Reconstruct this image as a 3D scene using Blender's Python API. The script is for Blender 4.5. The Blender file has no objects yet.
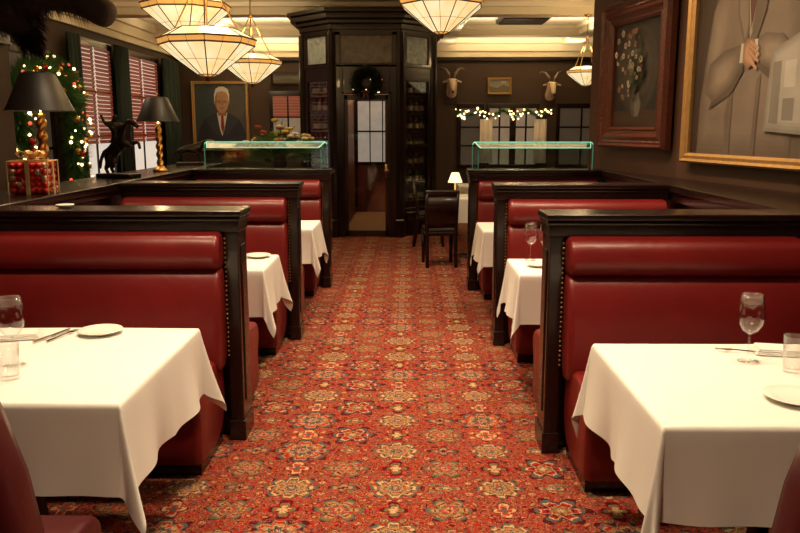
import bpy, math, random
from mathutils import Vector, Matrix
random.seed(7)
sc=bpy.context.scene
col=sc.collection
pi=math.pi
try:
    sc.view_settings.view_transform='Standard'
except Exception: pass

# ---------------------------------------------------------------- materials
def inp(b,*names):
    for n in names:
        if n in b.inputs: return b.inputs[n]
MATS={}
def mat(name,c,rough=.5,metal=0,var=.15,scale=12,bump=0,bscale=60,coat=0,emit=None,es=0,trans=0,spec=None,stretch=None):
    if name in MATS: return MATS[name]
    m=bpy.data.materials.new(name); m.use_nodes=True; nt=m.node_tree; N=nt.nodes; L=nt.links
    b=N['Principled BSDF']
    b.inputs['Roughness'].default_value=rough; b.inputs['Metallic'].default_value=metal
    if coat: inp(b,'Coat Weight').default_value=coat
    if trans: inp(b,'Transmission Weight').default_value=trans
    if spec is not None: inp(b,'Specular IOR Level').default_value=spec
    tc=N.new('ShaderNodeTexCoord'); mp=N.new('ShaderNodeMapping'); L.new(tc.outputs['Object'],mp.inputs[0])
    if stretch: mp.inputs['Scale'].default_value=stretch
    nz=N.new('ShaderNodeTexNoise'); nz.inputs['Scale'].default_value=scale; nz.inputs['Detail'].default_value=4
    L.new(mp.outputs[0],nz.inputs['Vector'])
    mx=N.new('ShaderNodeMix'); mx.data_type='RGBA'
    L.new(nz.outputs['Fac'],mx.inputs[0])
    mx.inputs[6].default_value=[max(0,x*(1-var)) for x in c]+[1]
    mx.inputs[7].default_value=[min(1,x*(1+var)) for x in c]+[1]
    L.new(mx.outputs[2],b.inputs['Base Color'])
    if bump:
        n2=N.new('ShaderNodeTexNoise'); n2.inputs['Scale'].default_value=bscale; n2.inputs['Detail'].default_value=3
        L.new(mp.outputs[0],n2.inputs['Vector'])
        bp=N.new('ShaderNodeBump'); bp.inputs['Strength'].default_value=bump; bp.inputs['Distance'].default_value=.01
        L.new(n2.outputs['Fac'],bp.inputs['Height']); L.new(bp.outputs[0],b.inputs['Normal'])
    if emit:
        b.inputs['Emission Color'].default_value=list(emit)+[1]; b.inputs['Emission Strength'].default_value=es
    MATS[name]=m; return m

def clear_glass(name,tint=(1,1,1),gl=.04,edge=.5):
    m=bpy.data.materials.new(name); m.use_nodes=True; nt=m.node_tree; N=nt.nodes; L=nt.links
    out=N['Material Output']; N.remove(N['Principled BSDF'])
    t=N.new('ShaderNodeBsdfTransparent'); t.inputs[0].default_value=list(tint)+[1]
    g=N.new('ShaderNodeBsdfGlossy'); g.inputs['Roughness'].default_value=.04
    fr=N.new('ShaderNodeLayerWeight'); fr.inputs[0].default_value=.5
    pw=N.new('ShaderNodeMath'); pw.operation='POWER'; pw.inputs[1].default_value=3; L.new(fr.outputs['Facing'],pw.inputs[0])
    ad=N.new('ShaderNodeMath'); ad.operation='MULTIPLY_ADD'; ad.inputs[1].default_value=edge; ad.inputs[2].default_value=gl
    L.new(pw.outputs[0],ad.inputs[0])
    mx=N.new('ShaderNodeMixShader'); L.new(ad.outputs[0],mx.inputs[0]); L.new(t.outputs[0],mx.inputs[1]); L.new(g.outputs[0],mx.inputs[2])
    L.new(mx.outputs[0],out.inputs['Surface']); return m

WOOD=mat('dark_mahogany',(.011,.004,.003),.25,var=.5,scale=6,stretch=(1,8,1),coat=.12)
WOODR=mat('mahogany_panel',(.028,.008,.005),.35,var=.5,scale=5,stretch=(6,6,1),coat=.15)
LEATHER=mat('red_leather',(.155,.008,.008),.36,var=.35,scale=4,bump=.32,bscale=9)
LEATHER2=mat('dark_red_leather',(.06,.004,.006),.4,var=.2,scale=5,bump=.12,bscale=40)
LINEN=mat('white_linen',(.76,.74,.70),.85,var=.05,scale=3,bump=.2,bscale=8)
CHINA=mat('white_china',(.85,.82,.76),.15,var=.02)
GOLD=mat('gold_metal',(.75,.42,.12),.3,metal=1,var=.15)
GOLDW=mat('gold_leaf_frame',(.50,.29,.10),.42,metal=.55,var=.25,scale=20,bump=.2)
BRASS=mat('brass',(.7,.45,.18),.3,metal=1)
STEEL=mat('silverware_steel',(.7,.68,.65),.2,metal=1)
BLACK=mat('black_shade_fabric',(.010,.008,.007),.5)
BRONZE=mat('dark_bronze',(.02,.012,.008),.35,metal=.6)
IRON=mat('dark_iron',(.02,.012,.008),.4,metal=.6)
LEAD=mat('aged_lead_came',(.09,.05,.02),.45,metal=.5)
WALLR=mat('brown_wall_paint',(.070,.030,.015),.6,var=.12,scale=3)
WALLF=mat('dark_olive_brown_wall',(.042,.020,.010),.7,var=.15,scale=3)
CREAM=mat('cream_ceiling_paint',(.88,.79,.60),.8,var=.04,scale=2)
GREEN=mat('pine_needles',(.06,.17,.035),.7,var=.6,scale=20)
CURT=mat('dark_green_curtain',(.010,.020,.014),.9,var=.2)
BLIND=mat('red_blind_slats',(.22,.028,.012),.5,var=.3,emit=(.5,.07,.02),es=.07)  # faint emission stands in for window light through the slats
GLASS=clear_glass('thin_clear_glass',(.985,.985,.985),.05,.75)
GLASSP=clear_glass('door_pane_glass',(.95,.95,.94),.06,.4)
GLASSG=clear_glass('divider_glass',(.92,.97,.94),.12,.4)
GEDGE=mat('green_glass_edge',(.25,.6,.46),.2,var=.1,emit=(.28,.85,.60),es=.60)  # emission paints the bright light caught along the top glass edges
GEDGE2=mat('dark_green_glass_edge',(.05,.18,.13),.2,var=.1,emit=(.2,.6,.45),es=.2)  # weaker painted glow for the upright glass edges
PANE=mat('window_daylight_pane',(.3,.27,.24),.4,var=.4,scale=2,emit=(.95,.82,.68),es=.70)
PANEM=mat('window_warm_evening_pane',(.15,.1,.08),.3,var=.6,scale=5,emit=(.60,.44,.27),es=.26)
PANED=mat('window_dim_pane',(.05,.04,.03),.3,var=.4,scale=2,emit=(.35,.24,.15),es=.10)
BULB=mat('warm_light_bulbs',(1,.8,.5),.4,var=0,emit=(1,.66,.28),es=5)
BULBR=mat('red_light_bulbs',(1,.2,.1),.4,var=0,emit=(1,.10,.05),es=1.5)
FUR=mat('dark_brown_fur',(.022,.012,.007),.9,var=.5,scale=30,bump=.6,bscale=50)
FURL=mat('pale_tan_fur',(.50,.38,.26),.9,var=.3,scale=14,bump=.4,bscale=50)
HORN=mat('grey_horn',(.05,.035,.025),.6,var=.4)
ANT=mat('antler_bone',(.16,.11,.07),.6,var=.3)
GREEN2=mat('flower_stems',(.06,.15,.03),.7,var=.4)

def tiffany():
    m=mat('stained_glass_cream',(.4,.3,.18),.3,var=.1)
    nt=m.node_tree; N=nt.nodes; L=nt.links; b=N['Principled BSDF']
    tc=N.new('ShaderNodeTexCoord'); nz=N.new('ShaderNodeTexNoise'); nz.inputs['Scale'].default_value=5; nz.inputs['Detail'].default_value=4
    L.new(tc.outputs['Object'],nz.inputs['Vector'])
    cr=N.new('ShaderNodeValToRGB'); cr.color_ramp.elements[0].position=.32; cr.color_ramp.elements[0].color=(1,.64,.25,1)
    cr.color_ramp.elements[1].position=.56; cr.color_ramp.elements[1].color=(1,.86,.50,1)
    L.new(nz.outputs[0],cr.inputs[0]); L.new(cr.outputs[0],b.inputs['Emission Color']); b.inputs['Emission Strength'].default_value=1.0
    return m
TIFF=tiffany()
TIFFB=mat('stained_glass_amber_band',(.4,.18,.04),.3,var=.4,scale=20,emit=(1,.46,.10),es=.75)

def oil():
    m=bpy.data.materials.new('oil_paint'); m.use_nodes=True; nt=m.node_tree; N=nt.nodes; L=nt.links
    b=N['Principled BSDF']; b.inputs['Roughness'].default_value=.45
    at=N.new('ShaderNodeAttribute'); at.attribute_name='paint'
    tc=N.new('ShaderNodeTexCoord'); nz=N.new('ShaderNodeTexNoise'); nz.inputs['Scale'].default_value=4; nz.inputs['Detail'].default_value=5
    L.new(tc.outputs['Object'],nz.inputs['Vector'])
    mr=N.new('ShaderNodeMapRange'); mr.inputs[3].default_value=.7; mr.inputs[4].default_value=1.3; L.new(nz.outputs[0],mr.inputs[0])
    hs=N.new('ShaderNodeHueSaturation'); L.new(mr.outputs[0],hs.inputs['Value']); L.new(at.outputs['Color'],hs.inputs['Color'])
    L.new(hs.outputs[0],b.inputs['Base Color']); return m
OIL=oil()

# carpet ------------------------------------------------------------
def carpet():
    m=bpy.data.materials.new('oriental_carpet'); m.use_nodes=True; nt=m.node_tree; N=nt.nodes; L=nt.links
    b=N['Principled BSDF']; b.inputs['Roughness'].default_value=.95; inp(b,'Specular IOR Level').default_value=.1
    def M(op,a,bb=None,c=None):
        n=N.new('ShaderNodeMath'); n.operation=op
        for i,v in enumerate((a,bb,c)):
            if v is None: continue
            if isinstance(v,(int,float)): n.inputs[i].default_value=v
            else: L.new(v,n.inputs[i])
        return n.outputs[0]
    def ramp(fac,stops):
        r=N.new('ShaderNodeValToRGB'); r.color_ramp.interpolation='CONSTANT'
        e=r.color_ramp.elements
        while len(e)<len(stops): e.new(.5)
        for i,(p,c) in enumerate(stops):
            e[i].position=p; e[i].color=(*c,1)
        L.new(fac,r.inputs[0]); return r.outputs[0]
    def mix(f,a,c):
        n=N.new('ShaderNodeMix'); n.data_type='RGBA'
        if isinstance(f,(int,float)): n.inputs[0].default_value=f
        else: L.new(f,n.inputs[0])
        for s,v in ((6,a),(7,c)):
            if isinstance(v,tuple): n.inputs[s].default_value=(*v,1)
            else: L.new(v,n.inputs[s])
        return n.outputs[2]
    tc=N.new('ShaderNodeTexCoord'); sp=N.new('ShaderNodeSeparateXYZ')
    wn=N.new('ShaderNodeTexNoise'); wn.inputs['Scale'].default_value=24; wn.inputs['Detail'].default_value=3
    L.new(tc.outputs['Object'],wn.inputs['Vector'])
    L.new(tc.outputs['Object'],sp.inputs[0])
    sc3=N.new('ShaderNodeSeparateColor'); L.new(wn.outputs['Color'],sc3.inputs[0])
    wx=M('MULTIPLY',M('SUBTRACT',sc3.outputs[0],.5),.04); wy=M('MULTIPLY',M('SUBTRACT',sc3.outputs[1],.5),.04)
    U=M('ADD',M('DIVIDE',M('ADD',sp.outputs[0],wx),.47),100.12); V=M('ADD',M('DIVIDE',M('ADD',sp.outputs[1],wy),.41),100.)
    pu=M('PINGPONG',U,.5); pv=M('PINGPONG',V,.5)
    RED=(.245,.010,.008); DRED=(.050,.004,.006); TAN=(.27,.14,.06); OL=(.115,.085,.035); TEAL=(.050,.070,.066); CR=(.37,.24,.13); OR=(.30,.030,.011)
    gu=M('PINGPONG',U,1.0); gv=M('PINGPONG',V,1.5)
    cv=N.new('ShaderNodeCombineXYZ'); L.new(gu,cv.inputs[0]); L.new(gv,cv.inputs[1])
    nz=N.new('ShaderNodeTexNoise'); nz.inputs['Scale'].default_value=9.5; nz.inputs['Detail'].default_value=2.2; nz.inputs['Distortion'].default_value=1.4
    L.new(cv.outputs[0],nz.inputs['Vector'])
    base=ramp(nz.outputs[0],[(0,RED),(.28,TEAL),(.32,RED),(.375,DRED),(.39,TAN),(.425,RED),(.46,OL),(.485,RED),(.52,DRED),(.535,TAN),(.56,RED),(.60,TEAL),(.63,OR),(.66,TAN),(.69,DRED)])
    n5=N.new('ShaderNodeTexNoise'); n5.inputs['Scale'].default_value=17; n5.inputs['Detail'].default_value=1; n5.inputs['Distortion'].default_value=.6
    L.new(cv.outputs[0],n5.inputs['Vector'])
    vine=M('LESS_THAN',M('ABSOLUTE',M('SUBTRACT',n5.outputs[0],.5)),.024)
    base=mix(vine,base,DRED)
    vo=N.new('ShaderNodeTexVoronoi'); vo.inputs['Scale'].default_value=8; vo.inputs['Randomness'].default_value=.9
    L.new(cv.outputs[0],vo.inputs['Vector'])
    wh=N.new('ShaderNodeSeparateColor'); L.new(vo.outputs['Color'],wh.inputs[0])
    fl=ramp(vo.outputs['Distance'],[(0,DRED),(.07,CR),(.17,RED),(.21,TAN),(.30,DRED),(.34,RED)])
    fl2=ramp(vo.outputs['Distance'],[(0,CR),(.08,TEAL),(.20,TAN),(.26,OL),(.31,DRED),(.35,RED)])
    fm=M('LESS_THAN',vo.outputs['Distance'],.37)
    c=mix(M('MULTIPLY',fm,M('GREATER_THAN',wh.outputs[0],.25)),base,mix(M('GREATER_THAN',wh.outputs[1],.55),fl,fl2))
    def cell(a,bv,seed):
        cc=N.new('ShaderNodeCombineXYZ'); L.new(M('FLOOR',a),cc.inputs[0]); L.new(M('FLOOR',bv),cc.inputs[1]); cc.inputs[2].default_value=seed
        w=N.new('ShaderNodeTexWhiteNoise'); L.new(cc.outputs[0],w.inputs[0]); return w.outputs[0]
    def med(c,a,bv,R,k,amp,A,B,rnd,vy=.8):
        r=M('SQRT',M('ADD',M('MULTIPLY',a,a),M('MULTIPLY',M('MULTIPLY',bv,bv),vy)))
        th=M('ARCTAN2',bv,a)
        pr=M('MULTIPLY',M('ADD',1,M('MULTIPLY',M('COSINE',M('MULTIPLY',th,k)),amp)),R)
        pr=M('MULTIPLY',pr,M('ADD',.76,M('MULTIPLY',rnd,.38)))
        q=M('DIVIDE',r,pr)
        vein=M('MULTIPLY',M('COSINE',M('MULTIPLY',th,k*2)),.06)
        q9=M('MULTIPLY',M('ADD',q,vein),.92)
        cc=mix(M('GREATER_THAN',rnd,.5),ramp(q9,A),ramp(q9,B))
        return mix(M('LESS_THAN',q,1.0),c,cc)
    r1=cell(M('ADD',U,.5),M('ADD',V,.5),1); r2=cell(U,V,2); r3=cell(U,M('ADD',V,.5),3); r4=cell(M('ADD',U,.5),V,4)
    c=med(c,pu,pv,.26,8,.18,[(0,CR),(.08,DRED),(.14,TEAL),(.24,CR),(.30,DRED),(.35,TAN),(.50,OL),(.58,DRED),(.62,CR),(.74,OL),(.80,TEAL),(.88,DRED)],[(0,TEAL),(.1,CR),(.18,DRED),(.26,TEAL),(.38,CR),(.42,TAN),(.52,RED),(.62,TAN),(.70,TEAL),(.82,DRED)],r1)
    qu=M('SUBTRACT',.5,pu); qv=M('SUBTRACT',.5,pv)
    c=med(c,qu,qv,.23,6,.28,[(0,DRED),(.10,CR),(.18,OR),(.30,TEAL),(.40,TAN),(.52,DRED),(.58,TAN),(.68,OL),(.78,TEAL),(.86,DRED)],[(0,CR),(.12,OL),(.24,TAN),(.34,DRED),(.42,RED),(.54,CR),(.62,TEAL),(.76,DRED)],r2)
    c=med(c,qu,pv,.12,4,.35,[(0,CR),(.3,TEAL),(.55,TAN),(.8,DRED)],[(0,DRED),(.3,TAN),(.6,TEAL),(.8,DRED)],r3,1.6)
    c=med(c,pu,qv,.12,4,.35,[(0,TEAL),(.3,OR),(.55,CR),(.8,DRED)],[(0,CR),(.35,OL),(.6,DRED),(.8,RED)],r4,.5)
    n3=N.new('ShaderNodeTexNoise'); n3.inputs['Scale'].default_value=150; n3.inputs['Detail'].default_value=3
    L.new(tc.outputs['Object'],n3.inputs['Vector'])
    n4=N.new('ShaderNodeTexNoise'); n4.inputs['Scale'].default_value=48; n4.inputs['Detail'].default_value=3
    L.new(tc.outputs['Object'],n4.inputs['Vector'])
    c=mix(M('MULTIPLY',M('GREATER_THAN',n4.outputs[0],.585),.75),c,RED)
    c=mix(M('MULTIPLY',M('LESS_THAN',n4.outputs[0],.38),.55),c,DRED)
    hs=N.new('ShaderNodeHueSaturation'); L.new(M('ADD',.5,M('MULTIPLY',n3.outputs[0],1.1)),hs.inputs['Value']); L.new(c,hs.inputs['Color'])
    L.new(hs.outputs[0],b.inputs['Base Color'])
    bp=N.new('ShaderNodeBump'); bp.inputs['Strength'].default_value=.3; bp.inputs['Distance'].default_value=.004
    L.new(n3.outputs[0],bp.inputs['Height']); L.new(bp.outputs[0],b.inputs['Normal'])
    return m
CARPET=carpet()

# ---------------------------------------------------------------- mesh builder
class MB:
    def __init__(s): s.v=[]; s.f=[]; s.m=[]; s.T=Matrix.Identity(4); s.mi=0
    def add(s,vs,fs):
        o=len(s.v); s.v+=[tuple(s.T@Vector(p)) for p in vs]
        s.f+=[tuple(i+o for i in f) for f in fs]; s.m+=[s.mi]*len(fs)
    def box(s,x0,x1,y0,y1,z0,z1):
        if x0>x1:x0,x1=x1,x0
        if y0>y1:y0,y1=y1,y0
        s.add([(x0,y0,z0),(x1,y0,z0),(x1,y1,z0),(x0,y1,z0),(x0,y0,z1),(x1,y0,z1),(x1,y1,z1),(x0,y1,z1)],
          [(0,3,2,1),(4,5,6,7),(0,1,5,4),(1,2,6,5),(2,3,7,6),(3,0,4,7)])
    def lathe(s,prof,seg=24,cx=0,cy=0,cap=True,lobe=None):
        vs=[];fs=[];n=len(prof)
        for (r,z) in prof:
            for i in range(seg):
                a=2*pi*i/seg; rr=r
                if lobe: rr=r*(1+lobe[0]*math.cos(lobe[1]*(a-lobe[2]*z)))
                vs.append((cx+rr*math.cos(a),cy+rr*math.sin(a),z))
        for j in range(n-1):
            for i in range(seg):
                k=(i+1)%seg; fs.append((j*seg+i,j*seg+k,(j+1)*seg+k,(j+1)*seg+i))
        if cap:
            fs.append(tuple(range(seg))[::-1]); fs.append(tuple((n-1)*seg+i for i in range(seg)))
        s.add(vs,fs)
    def tube(s,pts,r,seg=8,closed=False):
        pts=[Vector(p) for p in pts]; n=len(pts); vs=[];fs=[]
        rs=r if isinstance(r,(list,tuple)) else [r]*n
        for j,p in enumerate(pts):
            if closed: t=pts[(j+1)%n]-pts[j-1]
            else: t=pts[min(j+1,n-1)]-pts[max(j-1,0)]
            t.normalize(); up=Vector((0,0,1)) if abs(t.z)<.9 else Vector((0,1,0))
            a=t.cross(up).normalized(); b=t.cross(a).normalized()
            for i in range(seg):
                th=2*pi*i/seg; vs.append(p+a*math.cos(th)*rs[j]+b*math.sin(th)*rs[j])
        for j in range(n if closed else n-1):
            k2=(j+1)%n
            for i in range(seg):
                k=(i+1)%seg; fs.append((j*seg+i,j*seg+k,k2*seg+k,k2*seg+i))
        if not closed:
            fs.append(tuple(range(seg))[::-1]); fs.append(tuple((n-1)*seg+i for i in range(seg)))
        s.add(vs,fs)
    def ball(s,c,r,seg=10,rings=6,sc_=(1,1,1)):
        vs=[];fs=[]
        for j in range(1,rings):
            ph=pi*j/rings
            for i in range(seg):
                a=2*pi*i/seg; vs.append((c[0]+r*sc_[0]*math.sin(ph)*math.cos(a),c[1]+r*sc_[1]*math.sin(ph)*math.sin(a),c[2]+r*sc_[2]*math.cos(ph)))
        t=len(vs); vs.append((c[0],c[1],c[2]+r*sc_[2])); vs.append((c[0],c[1],c[2]-r*sc_[2]))
        for j in range(rings-2):
            for i in range(seg):
                k=(i+1)%seg; fs.append((j*seg+i,(j+1)*seg+i,(j+1)*seg+k,j*seg+k))
        for i in range(seg):
            k=(i+1)%seg; fs.append((t,i,k)); fs.append((t+1,(rings-2)*seg+k,(rings-2)*seg+i))
        s.add(vs,fs)
    def sweepx(s,prof,x0,x1,rnd=.025):
        cy=sum(p[0] for p in prof)/len(prof); cz=sum(p[1] for p in prof)/len(prof)
        sg=1 if x1>x0 else -1
        hy=max(abs(p[0]-cy) for p in prof); hz=max(abs(p[1]-cz) for p in prof)
        secs=[]; st=[0,.3,.6,.85,1]
        for k in st: secs.append((x0+sg*rnd*(1-math.cos(k*pi/2)),rnd*(1-math.sin(k*pi/2))))
        for k in st[::-1]: secs.append((x1-sg*rnd*(1-math.cos(k*pi/2)),rnd*(1-math.sin(k*pi/2))))
        vs=[];fs=[];n=len(prof)
        for (x,ins) in secs:
            fy=max(0,1-ins/hy); fz=max(0,1-ins/hz)
            for p in prof: vs.append((x,cy+(p[0]-cy)*fy,cz+(p[1]-cz)*fz))
        for j in range(len(secs)-1):
            for i in range(n):
                k=(i+1)%n; fs.append((j*n+i,j*n+k,(j+1)*n+k,(j+1)*n+i))
        fs.append(tuple(range(n))[::-1]); fs.append(tuple((len(secs)-1)*n+i for i in range(n)))
        s.add(vs,fs)
    def prism(s,poly,z0,z1):
        n=len(poly); vs=[(x,y,z0) for x,y in poly]+[(x,y,z1) for x,y in poly]
        fs=[tuple(range(n))[::-1],tuple(range(n,2*n))]+[(i,(i+1)%n,n+(i+1)%n,n+i) for i in range(n)]
        s.add(vs,fs)
    def obj(s,name,mats,parent=None,loc=(0,0,0),rz=0,smooth=False,bevel=0,fix=True,seg=2):
        me=bpy.data.meshes.new(name); me.from_pydata(s.v,[],s.f)
        if not isinstance(mats,(list,tuple)): mats=[mats]
        for m in mats: me.materials.append(m)
        me.polygons.foreach_set('material_index',s.m)
        if fix:
            import bmesh
            bm=bmesh.new(); bm.from_mesh(me); bmesh.ops.recalc_face_normals(bm,faces=bm.faces); bm.to_mesh(me); bm.free()
        if smooth: me.polygons.foreach_set('use_smooth',[True]*len(me.polygons))
        me.update()
        o=bpy.data.objects.new(name,me); col.objects.link(o)
        o.location=loc; o.rotation_euler=(0,0,rz)
        if parent: o.parent=parent
        if bevel:
            md=o.modifiers.new('b','BEVEL'); md.width=bevel; md.segments=seg; md.limit_method='ANGLE'
            if not smooth:
                me.polygons.foreach_set('use_smooth',[True]*len(me.polygons))
                w=o.modifiers.new('w','WEIGHTED_NORMAL')
        return o
def empty(name,loc,label,cat,rz=0,group=None):
    e=bpy.data.objects.new(name,None); e.empty_display_size=.1; e.location=loc; e.rotation_euler=(0,0,rz); col.objects.link(e)
    if cat: tag(e,label,cat,group)
    return e
def tag(o,label,cat,group=None):
    o['label']=label; o['category']=cat
    if group: o['group']=group
def struct(o): o['kind']='structure'; return o
def copytree(e,loc,rz=None,label=None,group=None):
    c=e.copy(); col.objects.link(c); c.location=loc
    if rz is not None: c.rotation_euler=(0,0,rz)
    if label: c['label']=label
    if group: c['group']=group
    def rec(a,b):
        for ch in list(a.children):
            k=ch.copy(); col.objects.link(k); k.parent=b; rec(ch,k)
    rec(e,c)
    return c
def skin(name,verts,edges,m,parent=None,loc=(0,0,0),rz=0,sub=1):
    me=bpy.data.meshes.new(name); me.from_pydata([v[:3] for v in verts],edges,[]); me.materials.append(m)
    o=bpy.data.objects.new(name,me); col.objects.link(o); o.location=loc; o.rotation_euler=(0,0,rz)
    if parent:o.parent=parent
    md=o.modifiers.new('s','SKIN'); md.use_smooth_shade=True
    for i,v in enumerate(verts):
        sv=me.skin_vertices[0].data[i]; r=v[3]; sv.radius=(r,r) if not isinstance(r,tuple) else r; sv.use_root=(i==0)
    sb=o.modifiers.new('u','SUBSURF'); sb.levels=sub; sb.render_levels=sub
    return o

# ---------------------------------------------------------------- room shell
def sbox(name,m,*a,bevel=0):
    b=MB(); b.box(*a); return struct(b.obj(name,m,bevel=bevel))
sbox('floor',CARPET,-4.9,5.2,-2,16.6,-.05,0)
sbox('ceiling',CREAM,-4.9,5.2,-2,16.6,3.45,3.55)
sbox('wall_left',WALLF,-4.95,-4.78,-2,16.7,0,3.45)
sbox('wall_back',WALLF,-4.95,5.2,16.5,16.7,0,3.45)
sbox('wall_far_right',WALLF,5.05,5.2,7.9,16.7,0,3.45)
sbox('wall_front',WALLF,-4.95,5.2,-2.1,-2,0,3.45)
b=MB(); b.prism([(1.87,7.9),(3.85,-2.0),(4.05,-2.0),(2.02,7.9)],0,3.45); struct(b.obj('wall_right',WALLR))
b=MB(); b.prism([(1.87,7.9),(5.1,7.9),(5.1,8.05),(1.84,8.05)],0,3.45); struct(b.obj('wall_right_return',WALLR))
b=MB()
for (y0,y1,z0,z1) in ((16.36,16.5,3.3,3.45),(16.42,16.5,3.14,3.3),(16.46,16.5,3.03,3.14)): b.box(-4.78,5.05,y0,y1,z0,z1)
struct(b.obj('trim_1',CREAM,bevel=.01))
b=MB()
for (x0,x1,z0,z1) in ((-4.78,-4.64,3.3,3.45),(-4.78,-4.70,3.14,3.3),(-4.78,-4.74,3.03,3.14)): b.box(x0,x1,-2,16.5,z0,z1)
struct(b.obj('trim_2',CREAM,bevel=.01))
n=3
for y in (9.6,12.3,15.0):
    b=MB(); b.box(-4.75,5.05,y-.17,y+.17,3.27,3.45); b.box(-4.75,5.05,y-.25,y+.25,3.38,3.45); struct(b.obj('trim_%d'%n,CREAM,bevel=.01)); n+=1
for x in (-3.3,.75,3.3):
    b=MB(); b.box(x-.17,x+.17,8.05,16.4,3.28,3.45); b.box(x-.25,x+.25,8.05,16.4,3.382,3.45); struct(b.obj('trim_%d'%n,CREAM,bevel=.01)); n+=1
sbox('trim_%d'%n,WOOD,-4.78,5.05,16.44,16.5,2.95,3.03,bevel=.008); n+=1
sbox('baseboard_back',WOOD,-4.78,5.05,16.46,16.5,0,.2,bevel=.01)
sbox('baseboard_left',WOOD,-4.78,-4.74,-2,16.5,0,.2,bevel=.01)

# ledges
b=MB(); b.box(-2.62,-2.14,1.0,9.0,1.15,1.2); b.box(-2.58,-2.17,1.0,8.97,1.1,1.15)
struct(b.obj('trim_ledge_left',WOOD,bevel=.008))
b=MB(); b.box(-2.55,-2.20,1.0,8.95,0,1.1)
for i in range(7):
    y=1.3+i*1.1; b.box(-2.575,-2.20,y,y+.85,.25,.95)
struct(b.obj('wall_ledge_left',WOOD,bevel=.01))
b=MB(); b.prism([(1.87,1.0),(3.2,1.0),(1.88,7.88),(1.87,7.88)],1.15,1.2); b.prism([(1.89,1.0),(3.2,1.0),(1.90,7.88),(1.89,7.88)],1.08,1.15)
struct(b.obj('trim_ledge_right',WOOD,bevel=.008))
b=MB(); b.box(1.92,1.98,1.0,7.4,0,1.1); struct(b.obj('wall_ledge_right',WOOD))

# ---------------------------------------------------------------- booths
def sm(points,n=1):
    for _ in range(n):
        q=[]
        for i in range(len(points)):
            a=points[i]; c=points[(i+1)%len(points)]
            q.append((a[0]*.75+c[0]*.25,a[1]*.75+c[1]*.25)); q.append((a[0]*.25+c[0]*.75,a[1]*.25+c[1]*.75))
        points=q
    return points
def booth(x,y,sg,W,label):
    e=empty('booth_bench',(x,y,0),label,'booth',group='red leather restaurant booths')
    D=.20
    b=MB(); b.box(sg*.04,sg*W,.06,D-.06,0.02,1.10); b.obj('wood_panel',WOOD,e)
    b=MB(); b.box(0,sg*.07,0,D,0,1.10); b.box(-sg*.008,sg*.078,-.008,D+.008,0,.11)
    b.box(-sg*.007,sg*.02,.05,D-.05,.2,1.02)
    b.obj('end_post',WOOD,e,bevel=.006)
    b=MB(); b.box(-sg*.024,sg*W,-.03,D+.03,1.168,1.20); b.box(-sg*.008,sg*W,-.01,D+.01,1.09,1.168); b.box(-sg*.016,sg*W,-.02,D+.02,1.145,1.169)
    b.obj('top_rail',WOOD,e,bevel=.007)
    lower=sm([(.04,.40),(-.16,.40),(-.175,.55),(-.15,.75),(-.10,.90),(-.05,.92),(.04,.92)],2)
    upper=sm([(.04,.905),(-.05,.905),(-.115,.93),(-.125,.99),(-.10,1.07),(-.04,1.095),(.04,1.095)],2)
    seat=sm([(.02,.05),(-.45,.05),(-.48,.10),(-.47,.30),(-.51,.36),(-.515,.44),(-.46,.475),(-.2,.485),(.02,.47)],2)
    for k,(fn,xa) in enumerate(((lambda p:p,.075),(lambda p:(D-p[0],p[1]),.03))):
        xe=W-.02
        b=MB(); b.sweepx([fn(p) for p in lower],sg*xa,sg*xe,.03); b.sweepx([fn(p) for p in upper],sg*xa,sg*xe,.03)
        b.obj('backrest',LEATHER,e,smooth=True)
        b=MB(); b.sweepx([fn(p) for p in seat],sg*(xa+.02),sg*xe,.035); b.obj('seat',LEATHER,e,smooth=True)
        b=MB(); ya,yb=sorted((fn((-.42,0))[0],fn((.0,0))[0])); b.box(sg*(xa+.04),sg*xe,ya,yb,0,.06); b.obj('plinth',WOOD,e)
    b=MB()
    for i in range(26):
        b.ball((sg*.066,-.004,.46+i*.024),.0055,6,4)
    o=b.obj('nailhead_trim',BRASS,e,smooth=True); o['kind']='stuff'
    return e
LB=[(-.845,3.82),(-.825,5.77),(-.79,7.75)]; RB=[(.675,3.67),(.645,5.62),(.605,7.62)]
labsL=["red leather booth bench with dark rail, behind plate-set white table","red leather booth bench with wood end post, second along aisle","red leather booth bench carrying a glass divider on its rail"]
for (x,y),l in zip(LB,labsL): booth(x,y,-1,2.135+x,l)
for (x,y),l in zip(RB,["red leather booth bench with dark rail below the large portrait","red leather booth bench with dark end post below floral painting","red leather booth bench under a glass divider beside the chairs"]): booth(x,y,1,1.87-x,l)

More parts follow.
